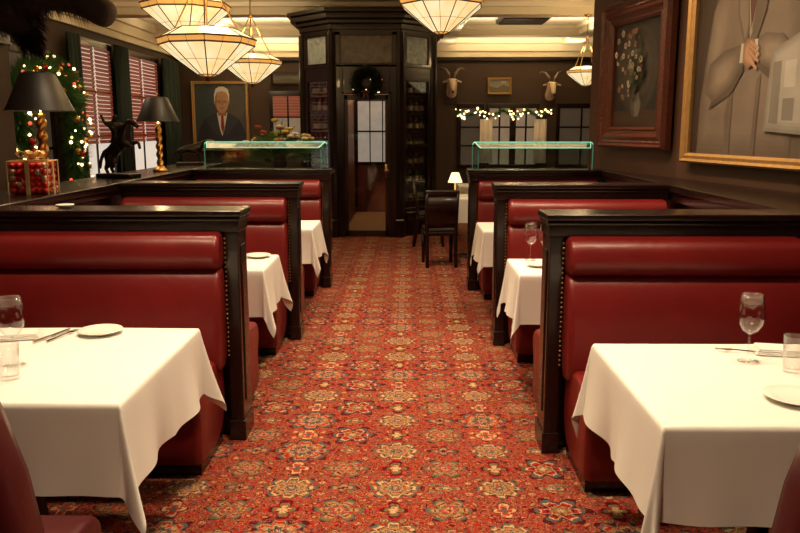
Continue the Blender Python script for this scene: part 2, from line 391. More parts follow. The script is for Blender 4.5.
def nearbench(x,y,sg,label,dep):
    e=empty('upholstered_bench',(x,y,0),label,'bench',group='dark red benches')
    prof=[(0,.30),(.0,.55),(.03,.75),(.085,.93),(.16,1.0),(.3,1.03),(1.0,1.03),(1.0,.30)]
    vs=[];n=len(prof)
    b=MB()
    for (yy,ins) in ((0,.03),(.015,.008),(.05,0),(.11,0),(.145,.008),(.16,.03)):
        for (px,pz) in prof:
            qx=px+(ins if px<.5 else -ins); qz=pz+(ins if pz<.6 else -ins)
            vs.append((sg*qx,yy-.16,qz))
    fs=[]
    for j in range(5):
        for i in range(n):
            k=(i+1)%n; fs.append((j*n+i,j*n+k,(j+1)*n+k,(j+1)*n+i))
    fs.append(tuple(range(n))); fs.append(tuple(5*n+i for i in range(n)))
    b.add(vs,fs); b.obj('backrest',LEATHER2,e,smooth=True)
    b=MB(); b.tube([(sg*.12,-.08,1.05),(sg*.14,-.08,1.058),(sg*.2,-.08,1.06),(sg*1.0,-.08,1.06)],[.012,.022,.026,.026],10); b.obj('top_rail',WOOD,e,smooth=True)
    seat=sm([(dep,.10),(-.02,.10),(-.02,.46),(dep-.14,.475),(dep-.02,.46),(dep+.015,.40)],2)
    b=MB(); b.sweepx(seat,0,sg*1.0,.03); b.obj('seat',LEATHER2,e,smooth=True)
    b=MB(); b.box(sg*.03,sg*1.0,0,dep-.05,0,.11); b.obj('plinth',WOOD,e)
nearbench(-.93,1.87,-1,"dark red upholstered bench with rounded shoulder at plate-set table",.32)
nearbench(.89,1.82,1,"dark red upholstered bench with rounded shoulder near the wine glass",.24)

# ---------------------------------------------------------------- tables & cloths
def table(x0,x1,y0,y1,seed,drop=.295,label="square dining table hidden under its white cloth"):
    cx,cy=(x0+x1)/2,(y0+y1)/2; a,bb=(x1-x0)/2,(y1-y0)/2
    e=empty('dining_table',(cx,cy,0),label,'table',group='dining tables')
    b=MB(); b.box(-a+.01,a-.01,-bb+.01,bb-.01,.715,.752); b.obj('tabletop',WOODR,e,bevel=.006)
    b=MB(); b.lathe([(.06,.03),(.05,.1),(.035,.2),(.035,.6),(.08,.715)],16); b.obj('pedestal',IRON,e,smooth=True)
    b=MB(); b.lathe([(.22,0),(.22,.015),(.06,.04)],24); b.obj('foot',IRON,e,smooth=True)
    rn=random.Random(seed); ph=[rn.uniform(0,6.28) for _ in range(6)]
    def axis(h):
        L=[-h-drop+drop*i/16 for i in range(16)]+[-h-.012,-h-.004]+[-h+2*h*i/30 for i in range(31)]
        L=L+[h+.004,h+.012]+[h+drop*(i+1)/16 for i in range(16)]
        return sorted(L)
    us=axis(a); vs_=axis(bb); vs=[];fs=[]
    for v in vs_:
        for u in us:
            dx=max(abs(u)-a,0); dy=max(abs(v)-bb,0); su=1 if u>0 else -1; sv=1 if v>0 else -1
            cxx=min(max(u,-a),a); cyy=min(max(v,-bb),bb); r=math.hypot(dx,dy)
            z=.757+.0012*math.sin(u*7+ph[0])*math.sin(v*6+ph[1])
            if r>0:
                t=min(r/drop,1.5); q=math.sin(2*math.atan2(dy,dx)) if (dx>0 and dy>0) else 0
                s=(u*sv if dy>dx else v*su)
                w=.015*math.sin(s*10+ph[2]+su)+.010*math.sin(s*21+ph[3]+sv)
                if q>0:
                    w=.018*math.sin(7*math.atan2(dy,dx)+ph[4])*q+(1-q)*w
                h=.010*(1-math.exp(-r/.008))+r*(.035+.15*q*q)+w*t*t+.008*t
                h=max(h,.004)
                z=.757-math.sqrt(max(r*r-h*h*.6,0))
                x=cxx+h*dx/r*su; y=cyy+h*dy/r*sv
            else: x,y=cxx,cyy
            vs.append((x,y,z))
    nu=len(us)
    for j in range(len(vs_)-1):
        for i in range(nu-1):
            fs.append((j*nu+i,j*nu+i+1,(j+1)*nu+i+1,(j+1)*nu+i))
    b=MB(); b.add(vs,fs); o=b.obj('tablecloth',LINEN,None,(cx,cy,0),smooth=True)
    tag(o,"white linen tablecloth with hanging pointed corners draped over a table",'tablecloth','white tablecloths')
table(-1.95,-.90,2.30,3.22,1)
table(.74,1.74,2.13,2.99,2)
table(-1.95,-.88,4.62,5.18,3)
table(.66,1.74,4.47,5.03,4)
table(-1.95,-.82,6.54,7.16,5)
table(.63,1.74,6.40,7.02,6)
table(.48,1.25,9.42,10.1,7)
table(.75,1.55,11.4,12.1,8)

# tableware
ZT=.760
def plate(x,y,r,label,z=ZT):
    b=MB(); b.lathe([(r*.55,0),(r*.6,.004),(r*.95,.014),(r,.017),(r*.97,.019),(r*.62,.009),(r*.5,.007),(.001,.007)],36,cap=True)
    o=b.obj('plate',CHINA,None,(x,y,z),smooth=True); tag(o,label,'plate','bread plates'); return o
plate(-1.276,3.12,.09,"small white china bread plate on the cloth beside cutlery")
plate(1.22,2.34,.10,"small white china plate near the table edge")
plate(.81,4.74,.08,"small white bread plate beside the wine glasses")
plate(-.99,5.06,.085,"small white bread plate near the cloth edge")
plate(-1.74,3.92,.045,"tiny white dish on the dark booth rail",1.2)
def wineglass(x,y,h=.245,label="clear stemmed wine glass standing on white cloth"):
    k=h/.245
    e=empty('wine_glass',(x,y,ZT),label,'wine glass',group='stemmed wine glasses')
    b=MB(); b.lathe([(.036,0),(.037,.002),(.012,.006),(.004,.014),(.0035,.09),(.006,.102)],24,cap=True)
    o=b.obj('stem',GLASS,e,smooth=True); o.scale=(k,k,k)
    b=MB(); b.lathe([(.005,.100),(.026,.112),(.042,.138),(.047,.165),(.044,.205),(.037,.245),(.0358,.245),(.0425,.205),(.0455,.165),(.0405,.139),(.025,.115),(.004,.104)],28,cap=True)
    o=b.obj('bowl',GLASS,e,smooth=True); o.scale=(k,k,k)
wineglass(1.244,2.756,.25,"clear stemmed wine glass beside tumbler and folded napkin")
wineglass(-1.415,2.68,.25,"clear stemmed wine glass next to a water tumbler")
wineglass(.79,4.96,.24); wineglass(.875,4.90,.24); wineglass(.90,6.88,.22)
def tumbler(x,y,label):
    b=MB(); b.lathe([(.030,0),(.037,.13),(.0352,.13),(.0285,.012),(.001,.012)],28)
    o=b.obj('tumbler',GLASS,None,(x,y,ZT),smooth=True); tag(o,label,'drinking glass','water tumblers')
tumbler(1.345,2.63,"clear straight water tumbler in front of napkin")
tumbler(-1.35,2.52,"clear straight water tumbler beside the wine glass")
def napkin(x,y,rz,label):
    b=MB()
    for i in range(4): b.box(-.105+.004*i,.105-.004*i,-.055+.002*i,.055-.003*i,.001+i*.006,.006+i*.006)
    o=b.obj('napkin',LINEN,None,(x,y,ZT),rz,bevel=.0025); tag(o,label,'napkin','folded napkins')
napkin(-1.60,3.05,.25,"folded white linen napkin beside a fork")
napkin(1.42,2.86,-.2,"folded white linen napkin behind the tumbler")
def fork(x,y,rz,label):
    b=MB(); b.tube([(0,-.1,.003),(0,-.03,.006),(0,.03,.008),(0,.045,.007)],[.006,.004,.003,.006],6)
    b.box(-.011,.011,.045,.06,.005,.008)
    for i in range(4): b.box(-.011+i*.0065,-.0085+i*.0065,.06,.095,.006,.008)
    o=b.obj('fork',STEEL,None,(x,y,ZT),rz); tag(o,label,'fork','table forks')
def knife(x,y,rz,label):
    b=MB(); b.tube([(0,-.11,.004),(0,-.02,.006),(0,.0,.005)],[.007,.005,.004],6); b.box(-.008,.007,0,.11,.003,.006)
    o=b.obj('knife',STEEL,None,(x,y,ZT),rz,bevel=.001); tag(o,label,'knife','table knives')
fork(-1.41,3.07,-.25,"steel dinner fork between napkin and plate")
knife(-1.455,3.07,-.25,"steel dinner knife between napkin and plate")
fork(1.27,2.87,1.3,"steel dinner fork beside the wine glass")

# ---------------------------------------------------------------- glass dividers
def divider(x0,x1,y,label):
    w=x1-x0; e=empty('glass_divider',((x0+x1)/2,y,1.2),label,'glass divider',group='glass dividers'); h=.26; hw=w/2; lw=hw*.93
    def Q(pts):
        b=MB(); b.add(pts,[tuple(range(len(pts)))]); o=b.obj('glass_panel',GLASSG,e,fix=False); md=o.modifiers.new('s','SOLIDIFY'); md.thickness=.008
    c=.022; hl=h*.8
    outline=[(-hw,.17,h-c),(-hw+c*.4,.17,h-c*.3),(-hw+c,.17,h),(hw-c,.17,h),(hw-c*.4,.17,h-c*.3),(hw,.17,h-c)]
    Q([(-hw,.17,0)]+outline+[(hw,.17,0)])
    out2=[(-lw,0,hl-c),(-lw+c*.4,0,hl-c*.3),(-lw+c,0,hl),(lw-c,0,hl),(lw-c*.4,0,hl-c*.3),(lw,0,hl-c)]
    Q([(-lw,.0,0)]+out2+[(lw,.0,0)])
    Q([(-lw+c,.0,hl),(lw-c,.0,hl),(hw-c,.17,h),(-hw+c,.17,h)])
    b=MB(); b.box(-hw+c,hw-c,.164,.176,h-.004,h+.006); b.box(-lw+c,lw-c,-.005,.005,hl-.003,hl+.005)
    for s in (-1,1):
        b.tube([(s*hw,.17,h-c),(s*(hw-c*.4),.17,h-c*.3),(s*(hw-c),.17,h)],.005,6)
        b.tube([(s*(hw-c),.17,h),(s*(lw-c),0,hl)],.0045,6)
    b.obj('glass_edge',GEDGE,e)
    for s in (-1,1):
        b=MB(); b.box(s*hw-.003,s*hw+.003,.165,.175,0,h-c); b.box(s*lw-.003,s*lw+.003,-.004,.004,0,hl-c)
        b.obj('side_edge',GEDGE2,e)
divider(-2.06,-.82,7.77,"clear glass divider with green edges, flowers behind it")
divider(.64,1.83,7.64,"clear glass divider with green edges beside brown wall")

# ---------------------------------------------------------------- pictures
def inpoly(pts,x,z):
    c=False; n=len(pts); j=n-1
    for i in range(n):
        xi,zi=pts[i]; xj,zj=pts[j]
        if (zi>z)!=(zj>z) and x<(xj-xi)*(z-zi)/(zj-zi)+xi: c=not c
        j=i
    return c
def picture(w,h,fw,loc,rz,fmat,shapes,label,strokes=900,ss=.03,seed=1,svar=.2,xf=None,carved=False,dim=1.0):
    e=empty('framed_painting',loc,label,'painting',rz=rz)
    if carved: rings=[(0,0),(0,-.05),(fw*.12,-.085),(fw*.28,-.05),(fw*.42,-.06),(fw*.55,-.075),(fw*.68,-.045),(fw*.8,-.04),(fw*.88,-.055),(fw,-.03),(fw,0)]
    else: rings=[(0,0),(0,-.04),(fw*.2,-.06),(fw*.45,-.045),(fw*.75,-.05),(fw,-.03),(fw,0)]
    vs=[];fs=[]
    for ins,y in rings:
        for sx,sz in ((-1,-1),(1,-1),(1,1),(-1,1)): vs.append((sx*(w/2-ins),y,sz*(h/2-ins)))
    for j in range(len(rings)-1):
        for i in range(4): k=(i+1)%4; fs.append((j*4+i,j*4+k,(j+1)*4+k,(j+1)*4+i))
    b=MB(); b.add(vs,fs)
    if carved:
        nb=26
        for i in range(nb):
            t=-1+2*(i+.5)/nb
            for s in (-1,1):
                b.ball((t*(w/2-fw*.3),-.055,s*(h/2-fw*.3)),.022,6,4,(1.2,.6,.8)); b.ball((s*(w/2-fw*.3),-.055,t*(h/2-fw*.3)),.022,6,4,(.8,.6,1.2))
    b.obj('frame',fmat,e)
    W=w-2*fw; H=h-2*fw; b=MB(); cols=[]; polys=[]
    for si,sh in enumerate(shapes):
        c=tuple(v*dim for v in sh[-1])
        if sh[0]=='r': x0,z0,x1,z1=sh[1:5]; pts=[(x0,z0),(x1,z0),(x1,z1),(x0,z1)]
        elif sh[0]=='e': cx,cz,rx,rz_=sh[1:5]; pts=[(cx+rx*math.cos(t*pi/14),cz+rz_*math.sin(t*pi/14)) for t in range(28)]
        else: pts=sh[1]
        if xf and si>=xf[0]:
            pts=[(min(1,max(0,xf[1]+(px-xf[1])*xf[3])),min(1,max(0,xf[2]+(pz-xf[2])*xf[3]))) for px,pz in pts]
        polys.append((pts,c))
    rn=random.Random(seed); out=[(p,c,i*.0004) for i,(p,c) in enumerate(polys)]; y0=len(polys)*.0004
    for k in range(strokes):
        x=rn.random(); z=rn.random(); a=rn.uniform(.3,1.6); l=ss*rn.uniform(.5,1.3); t=l*.28
        ca,sa=math.cos(a),math.sin(a)
        q=[(x-ca*l,z-sa*l),(x+sa*t,z-ca*t),(x+ca*l,z+sa*l),(x-sa*t,z+ca*t)]
        if min(p[0] for p in q)<0 or max(p[0] for p in q)>1 or min(p[1] for p in q)<0 or max(p[1] for p in q)>1: continue
        ii=None
        for i in range(len(polys)-1,-1,-1):
            if inpoly(polys[i][0],x,z): ii=i; break
        if ii is None: continue
        top=polys[ii]
        if not all(inpoly(top[0],*p) for p in q): continue
        if any(inpoly(pp,*p) for pp,cc in polys[ii+1:] for p in q): continue
        f=1+rn.uniform(-svar,svar)
        out.append((q,tuple(v*f*(1+rn.uniform(-.05,.05)) for v in top[1]),y0+k*.000008))
    for pts,c,y in out:
        b.add([(-W/2+W*px,-.006-y,-H/2+H*pz) for px,pz in pts],[tuple(range(len(pts)))]); cols.append(c)
    o=b.obj('canvas',OIL,e,fix=False)
    ca=o.data.color_attributes.new('paint','FLOAT_COLOR','CORNER')
    for p,c in zip(o.data.polygons,cols):
        for li in p.loop_indices: ca.data[li].color=(*[max(0,v) for v in c],1)
    return e
SK=(.40,.22,.13); SKD=(.26,.13,.075)
picture(1.18,1.42,.06,(-3.9,16.46,1.84),0,GOLDW,[('r',0,0,1,1,(.05,.058,.058)),('e',.25,.65,.25,.35,(.04,.058,.068)),('e',.8,.7,.19,.28,(.07,.066,.06)),
 ('p',[(.08,0),(.95,0),(.93,.25),(.82,.45),(.64,.54),(.42,.54),(.22,.46),(.12,.3)],(.014,.016,.026)),
 ('p',[(.44,.54),(.62,.54),(.56,.32),(.52,.22),(.48,.32)],(.6,.58,.54)),('p',[(.51,.5),(.55,.5),(.56,.34),(.53,.25),(.5,.34)],(.2,.02,.02)),
 ('p',[(.22,.46),(.44,.54),(.50,.22),(.42,.25)],(.026,.03,.042)),('p',[(.82,.45),(.63,.54),(.55,.22),(.64,.25)],(.026,.03,.042)),
 ('r',.46,.5,.60,.62,SKD),('e',.41,.69,.02,.035,SKD),('e',.65,.69,.02,.035,SKD),
 ('p',[(.405,.70),(.40,.78),(.43,.86),(.49,.895),(.57,.895),(.64,.86),(.665,.78),(.655,.70)],(.58,.56,.53)),
 ('p',[(.42,.76),(.45,.82),(.53,.835),(.61,.82),(.64,.76),(.645,.66),(.62,.59),(.57,.545),(.53,.535),(.49,.545),(.44,.59),(.415,.66)],SK),
 ('p',[(.42,.76),(.45,.80),(.44,.62),(.47,.56),(.44,.59),(.415,.66)],SKD),
 ('e',.48,.695,.038,.026,(.10,.06,.045)),('e',.585,.695,.038,.026,(.10,.06,.045)),('e',.48,.695,.031,.020,(.36,.22,.15)),('e',.585,.695,.031,.020,(.36,.22,.15)),
 ('e',.48,.695,.012,.008,(.03,.02,.02)),('e',.585,.695,.012,.008,(.03,.02,.02)),
 ('p',[(.445,.725),(.51,.732),(.51,.724),(.445,.716)],(.4,.37,.33)),('p',[(.555,.732),(.62,.725),(.62,.716),(.555,.724)],(.4,.37,.33)),
 ('p',[(.53,.70),(.54,.70),(.556,.645),(.515,.645)],SKD),('p',[(.49,.605),(.535,.612),(.58,.605),(.535,.592)],(.24,.08,.06)),
 ('e',.3,.13,.09,.05,SK)],"portrait of grey-haired person in dark suit, thin gilt frame",300,.025,xf=(3,.53,.45,1.15),svar=.1)
RZ=math.radians(-78.7)
def onwall(y,off=.03):
    x=1.87+(7.9-y)*.2; return (x-off,y-off*.2)
x,y=onwall(7.04)
FRD=mat('dark_carved_frame',(.085,.022,.011),.32,var=.5,scale=20,bump=.4,bscale=40)
fl=[('r',0,0,1,1,(.020,.015,.012)),('e',.5,.55,.42,.42,(.040,.031,.024)),('e',.5,.55,.30,.32,(.055,.042,.032)),('r',0,0,1,.16,(.05,.024,.013)),('p',[(.43,.10),(.57,.10),(.61,.22),(.56,.33),(.44,.33),(.39,.22)],(.14,.13,.11)),('p',[(.43,.10),(.48,.10),(.46,.33),(.44,.33),(.39,.22)],(.07,.06,.05))]
rr=random.Random(5)
bl_=[]
for i in range(50):
    a=rr.uniform(0,6.28); q=rr.uniform(0,1)**.6
    bl_.append((.5+.20*q*math.cos(a),.60+.33*q*math.sin(a),rr.uniform(.014,.034)))
for fx,fz,s in bl_: fl.append(('p',[(fx,fz),(fx+.010,fz),(.505,.32),(.495,.32)],(.05,.06,.03)))
for fx,fz,s in bl_:
    c=rr.choice([(.42,.34,.25),(.32,.24,.17),(.46,.39,.30),(.22,.15,.10),(.10,.11,.06),(.22,.09,.06)])
    for k in range(5):
        t=k*1.257+fx*9; fl.append(('e',fx+s*.6*math.cos(t),fz+s*.6*math.sin(t),s*.55,s*.5,tuple(v*rr.uniform(.7,1.1) for v in c)))
    fl.append(('e',fx,fz,s*.35,s*.35,(.12,.06,.02)))
picture(1.24,1.28,.19,(x,y,2.06),RZ,FRD,fl,"dark floral still life in carved frame on brown wall",0,.02,2,carved=True,dim=.85)
x,y=onwall(5.25)
G1=(.25,.19,.145); G2=(.12,.085,.065); G3=(.34,.265,.205); G4=(.17,.125,.095); G5=(.29,.225,.17)
SK=(.55,.31,.18); SKD=(.32,.165,.095)
def grad(p0,p1,c0,c1,n=10):
    """soft horizontal gradation built from overlapping vertical bands"""
    out=[]
    for i in range(n):
        t=i/(n-1); xa=p0[0]+(p1[0]-p0[0])*i/n
        out.append(('r',xa,p0[1],p1[0],p1[1],tuple(a*(1-t)+b_*t for a,b_ in zip(c0,c1))))
    return out
def shrink(pts,c0,c1,n=6,f=.88):
    """soft modelling: nested copies stepping from edge tone to centre tone"""
    cx=sum(p[0] for p in pts)/len(pts); cz=sum(p[1] for p in pts)/len(pts); out=[]
    for i in range(n):
        k=f**i; t=i/(n-1)
        out.append(('p',[(cx+(px-cx)*k,cz+(pz-cz)*k) for px,pz in pts],tuple(a*(1-t)+b_*t for a,b_ in zip(c0,c1))))
    return out
pt=[('r',0,0,1,1,(.085,.045,.03))]+grad((0,0),(1,1),(.05,.028,.02),(.22,.17,.13),16)
pt+=shrink([(.055,0),(.06,.22),(.09,.42),(.12,.60),(.19,.72),(.32,.79),(.50,.79),(.60,.70),(.64,.52),(.65,.26),(.64,0)],G4,G1,5,.95)
pt+=shrink([(.10,.28),(.10,.42),(.13,.60),(.19,.70),(.24,.68),(.25,.52),(.22,.40),(.17,.28)],G1,G3,7,.86)
pt+=[('p',[(.26,.0),(.24,.16),(.27,.30),(.29,.30),(.285,.0)],G4),('p',[(.42,.0),(.43,.30),(.455,.32),(.445,.0)],G4)]
pt+=shrink([(.32,.79),(.44,.79),(.41,.56),(.375,.46),(.34,.58)],(.45,.41,.35),(.62,.57,.50),4,.85)
pt+=[('p',[(.365,.78),(.395,.78),(.40,.60),(.378,.50),(.36,.60)],(.14,.05,.04)),
 ('p',[(.27,.77),(.33,.80),(.37,.50),(.35,.42),(.29,.56)],G4),('p',[(.285,.76),(.325,.78),(.36,.52),(.345,.46),(.30,.57)],G5),('p',[(.49,.77),(.43,.80),(.385,.50),(.40,.42),(.46,.56)],G4)]
pt+=[('p',[(.13,.19),(.28,.25),(.35,.34),(.345,.37),(.28,.30),(.16,.24)],G2)]
pt+=shrink([(.10,.26),(.12,.38),(.22,.43),(.335,.445),(.345,.37),(.28,.29),(.16,.22)],G4,G3,7,.86)
pt+=[('p',[(.62,.30),(.52,.34),(.43,.37),(.44,.34),(.52,.29),(.62,.25)],G2)]
pt+=shrink([(.63,.40),(.56,.46),(.47,.475),(.415,.455),(.43,.37),(.52,.33),(.63,.29)],G4,G3,7,.86)
pt+=[('p',[(.325,.37),(.345,.37),(.35,.445),(.33,.445)],(.66,.60,.53)),('p',[(.415,.37),(.435,.37),(.43,.455),(.41,.455)],(.66,.60,.53))]
pt+=shrink([(.345,.37),(.38,.345),(.42,.36),(.425,.41),(.41,.455),(.37,.465),(.345,.44)],SKD,SK,5,.85)
pt+=[('p',[(.37,.385),(.43,.335),(.437,.345),(.38,.40)],SK),('p',[(.375,.405),(.44,.36),(.447,.372),(.385,.42)],SKD),('p',[(.378,.408),(.438,.364),(.444,.372),(.386,.418)],SK),('p',[(.38,.425),(.445,.385),(.45,.397),(.388,.438)],SKD),('p',[(.383,.428),(.443,.389),(.447,.397),(.389,.436)],SK),('p',[(.385,.443),(.44,.41),(.445,.42),(.39,.455)],SK)]
pt+=shrink([(.50,.10),(.82,.08),(.82,.42),(.68,.46),(.52,.40)],(.30,.27,.23),(.48,.44,.38),4,.93)
pt+=[('p',[(.53,.13),(.58,.125),(.58,.36),(.535,.355)],(.27,.24,.2)),('p',[(.60,.14),(.66,.138),(.66,.22),(.60,.22)],(.28,.25,.21)),('p',[(.60,.26),(.66,.26),(.66,.36),(.60,.355)],(.60,.55,.48)),('p',[(.70,.13),(.78,.125),(.78,.2),(.70,.2)],(.28,.25,.21)),('p',[(.70,.24),(.78,.24),(.78,.36),(.70,.37)],(.34,.30,.26)),
 ('r',.34,.76,.42,.84,(.28,.15,.09)),('e',.38,.88,.07,.09,SK),('e',.357,.89,.010,.006,(.03,.02,.02)),('e',.405,.89,.010,.006,(.03,.02,.02)),('p',[(.36,.84),(.38,.846),(.40,.84),(.38,.832)],(.25,.08,.06)),
 ('p',[(.305,.89),(.315,.95),(.38,.98),(.445,.95),(.455,.89),(.43,.94),(.33,.94)],(.10,.07,.05))]
picture(1.95,1.85,.075,(x,y,2.26),RZ,GOLDW,pt,"large portrait of person in grey-brown suit, gilt frame, hands folded",0,.016,3,.07,dim=.62)
picture(.5,.34,.04,(1.88,16.46,2.45),0,GOLDW,[('r',0,0,1,1,(.2,.17,.12)),('p',[(0,0),(1,0),(1,.4),(.7,.6),(.4,.35),(0,.5)],(.08,.07,.03)),('e',.7,.8,.15,.1,(.4,.32,.2))],"small landscape painting in gilt frame between mounted heads",200,.05)
picture(.66,.26,.04,(-2.5,16.46,2.60),0,WOODR,[('r',0,0,1,1,(.12,.1,.08)),('p',[(0,0),(1,0),(1,.35),(.5,.55),(0,.3)],(.05,.05,.02))],"small dark landscape painting hung above a window",200,.05)

# ---------------------------------------------------------------- windows
wn=[0]
def window(w,h,loc,rz,pane=PANE,nx=2,nz=3,blind=0):
    wn[0]+=1
    e=bpy.data.objects.new('window_%d'%wn[0],None); col.objects.link(e); e.location=loc; e.rotation_euler=(0,0,rz); struct(e)
    b=MB(); f=.07
    b.box(-w/2-f,w/2+f,-.06,.0,h,h+.1); b.box(-w/2-f,w/2+f,-.08,.0,-.06,0)
    b.box(-w/2-f,-w/2,-.05,0,0,h); b.box(w/2,w/2+f,-.05,0,0,h)
    for i in range(1,nx): xx=-w/2+w*i/nx; b.box(xx-.018,xx+.018,-.035,-.005,0,h)
    for i in range(1,nz): zz=h*i/nz; b.box(-w/2,w/2,-.034,-.006,zz-.018,zz+.018)
    b.obj('window_frame',WOOD,e,bevel=.005)
    b=MB(); b.box(-w/2,w/2,-.012,-.008,0,h); b.obj('window_pane',pane,e)
    if blind:
        for (xa,xb) in ((-w/2+.01,-.02),(.02,w/2-.01)):
            b=MB(); k=int(h*blind/.06)
            for i in range(k):
                z=h-.03-i*.06; b.add([(xa,-.067,z-.026),(xb,-.067,z-.026),(xb,-.050,z+.026),(xa,-.050,z+.026)],[(0,1,2,3)])
            b.obj('blind',BLIND,e,fix=False)
    return e
LW=pi/2
window(1.2,1.75,(-4.78,9.9,.75),LW,PANED,2,3)
window(1.35,2.0,(-4.78,12.0,.8),LW,PANE,2,3,.74)
window(1.7,2.0,(-4.78,14.15,.8),LW,PANE,2,3,.74)
window(.62,.85,(-2.5,16.5,1.4),0,PANEM,2,2,.5)
window(.40,1.15,(1.3,16.5,.85),0,PANED,1,3)
window(.42,1.15,(1.9,16.5,.85),0,PANEM,2,3)
window(.42,1.15,(2.45,16.5,.85),0,PANEM,2,3)
window(.9,1.15,(3.6,16.5,.85),0,PANED,2,3)
def curtain(w,h,loc,rz,m,label):
    b=MB(); n=int(w*60); vs=[]
    for i in range(n+1):
        t=i/n; yy=-.13+.03*math.sin(t*w*55)+.01*math.sin(t*31)
        vs+=[(-w/2+w*t,yy,0),(-w/2+w*t,yy*.9,h)]
    b.add(vs,[(2*i,2*i+2,2*i+3,2*i+1) for i in range(n)])
    o=b.obj('curtain',m,None,loc,rz,smooth=True,fix=False); tag(o,label,'curtain')
    md=o.modifiers.new('s','SOLIDIFY'); md.thickness=.004
curtain(.62,2.85,(-4.76,13.0,.05),LW,CURT,"dark green pleated curtain between red-blind windows")
curtain(.90,2.85,(-4.76,15.58,.05),LW,CURT,"dark green pleated curtain beside the corner")
curtain(.40,2.85,(-4.76,11.15,.05),LW,CURT,"dark green pleated curtain beside the pine garland")
SHEER=mat('sheer_white_curtain',(.6,.5,.38),.9,var=.1,emit=(.8,.6,.4),es=.06)  # slight emission makes the fabric glow as if lit from behind
curtain(.26,.9,(1.62,16.5,.88),0,SHEER,"sheer white curtain panel by the window")
curtain(.26,.9,(2.74,16.5,.88),0,SHEER,"sheer white curtain panel by the far window")

# ---------------------------------------------------------------- garlands / wreath
ORNR=mat('red_bauble',(.5,.02,.02),.2,metal=.3,var=.05)
def garland(name,path,r,label,cat,dens=700,seed=1,loc=(0,0,0),nl=12,lr=.016,rz=0,gm=None,red=.28,orn=0):
    rn=random.Random(seed); e=empty(name,loc,label,cat,rz=rz)
    pts=[Vector(p) for p in path]; segs=[(pts[i],pts[i+1]) for i in range(len(pts)-1)]
    tot=sum((b_-a).length for a,b_ in segs)
    b=MB(); lt=MB()
    def rp():
        q=rn.uniform(0,tot)
        for a,c in segs:
            l=(c-a).length
            if q<=l: return a.lerp(c,q/l),(c-a).normalized()
            q-=l
        return c,(c-a).normalized()
    for _ in range(int(tot*dens)):
        p,t=rp(); d=Vector((rn.gauss(0,1),rn.gauss(0,1),rn.gauss(0,1))).normalized(); d=(d+t*.4).normalized()
        if d.y>0: d.y*=.6
        s=d.cross(t)
        if s.length<.01: continue
        s.normalize(); L_=r*rn.uniform(.5,1.1); st=p+d*r*.1
        b.add([st-s*r*.07,st+s*r*.07,st+d*L_],[(0,1,2)])
    b.obj('foliage',gm or GREEN,e,fix=False)['kind']='stuff'
    for _ in range(int(tot*nl)):
        p,t=rp(); d=Vector((rn.gauss(0,1),-abs(rn.gauss(0,1)),rn.gauss(0,1))).normalized()
        lt.mi=0 if rn.random()>red else 1
        c=p+d*r*.9; lt.ball(c,lr*rn.uniform(.6,1.2),6,4)
    if nl: lt.obj('string_lights',[BULB,BULBR],e,smooth=True)['kind']='stuff'
    if orn:
        ob=MB()
        for _ in range(orn):
            p,t=rp(); d=Vector((rn.gauss(0,1),-1.2,rn.gauss(0,1))).normalized(); ob.mi=rn.randrange(2); ob.ball(p+d*r*.8,.045,10,6)
        ob.obj('baubles',[ORNR,GOLD],e,smooth=True)['kind']='stuff'
    return e
ap=[(-.72,0,.95),(-.75,0,1.4),(-.74,0,1.85)]+[(-.74*math.cos(t*pi/10),0,1.85+.42*math.sin(t*pi/10)) for t in range(1,10)]+[(.74,0,1.85),(.75,0,1.4),(.72,0,.95)]
garland('garland',ap,.28,"thick green pine garland with warm lights arched around window",'garland',3200,3,(-4.55,9.95,0),30,.020,LW,orn=30)
gp=[(-1.0+2.0*i/20,0,-.10*math.sin(pi*((i*4/20)%1))) for i in range(21)]
garland('garland',gp,.10,"green garland with string lights across the far windows",'garland',1300,4,(1.95,16.36,1.96),26,.020,red=.1)
WG=mat('dark_wreath_needles',(.012,.026,.010),.7,var=.6,scale=20)
wp=[(.15*math.cos(t*pi/12),0,.15*math.sin(t*pi/12)) for t in range(25)]
w=garland('wreath',wp,.14,"dark green holiday wreath hanging above the door",'wreath',4200,5,(-.60,11.32,2.24),8,.006,gm=WG)
b=MB()
for sx in (-1,1): b.ball((sx*.035,-.10,-.14),.026,8,6,(1.2,.4,.8)); b.add([(0,-.11,-.15),(sx*.03,-.11,-.17),(sx*.05,-.12,-.23),(sx*.02,-.12,-.23)],[(0,1,2,3)])
b.obj('bow',mat('dark_red_ribbon',(.06,.006,.006),.4),w,smooth=True,fix=False)

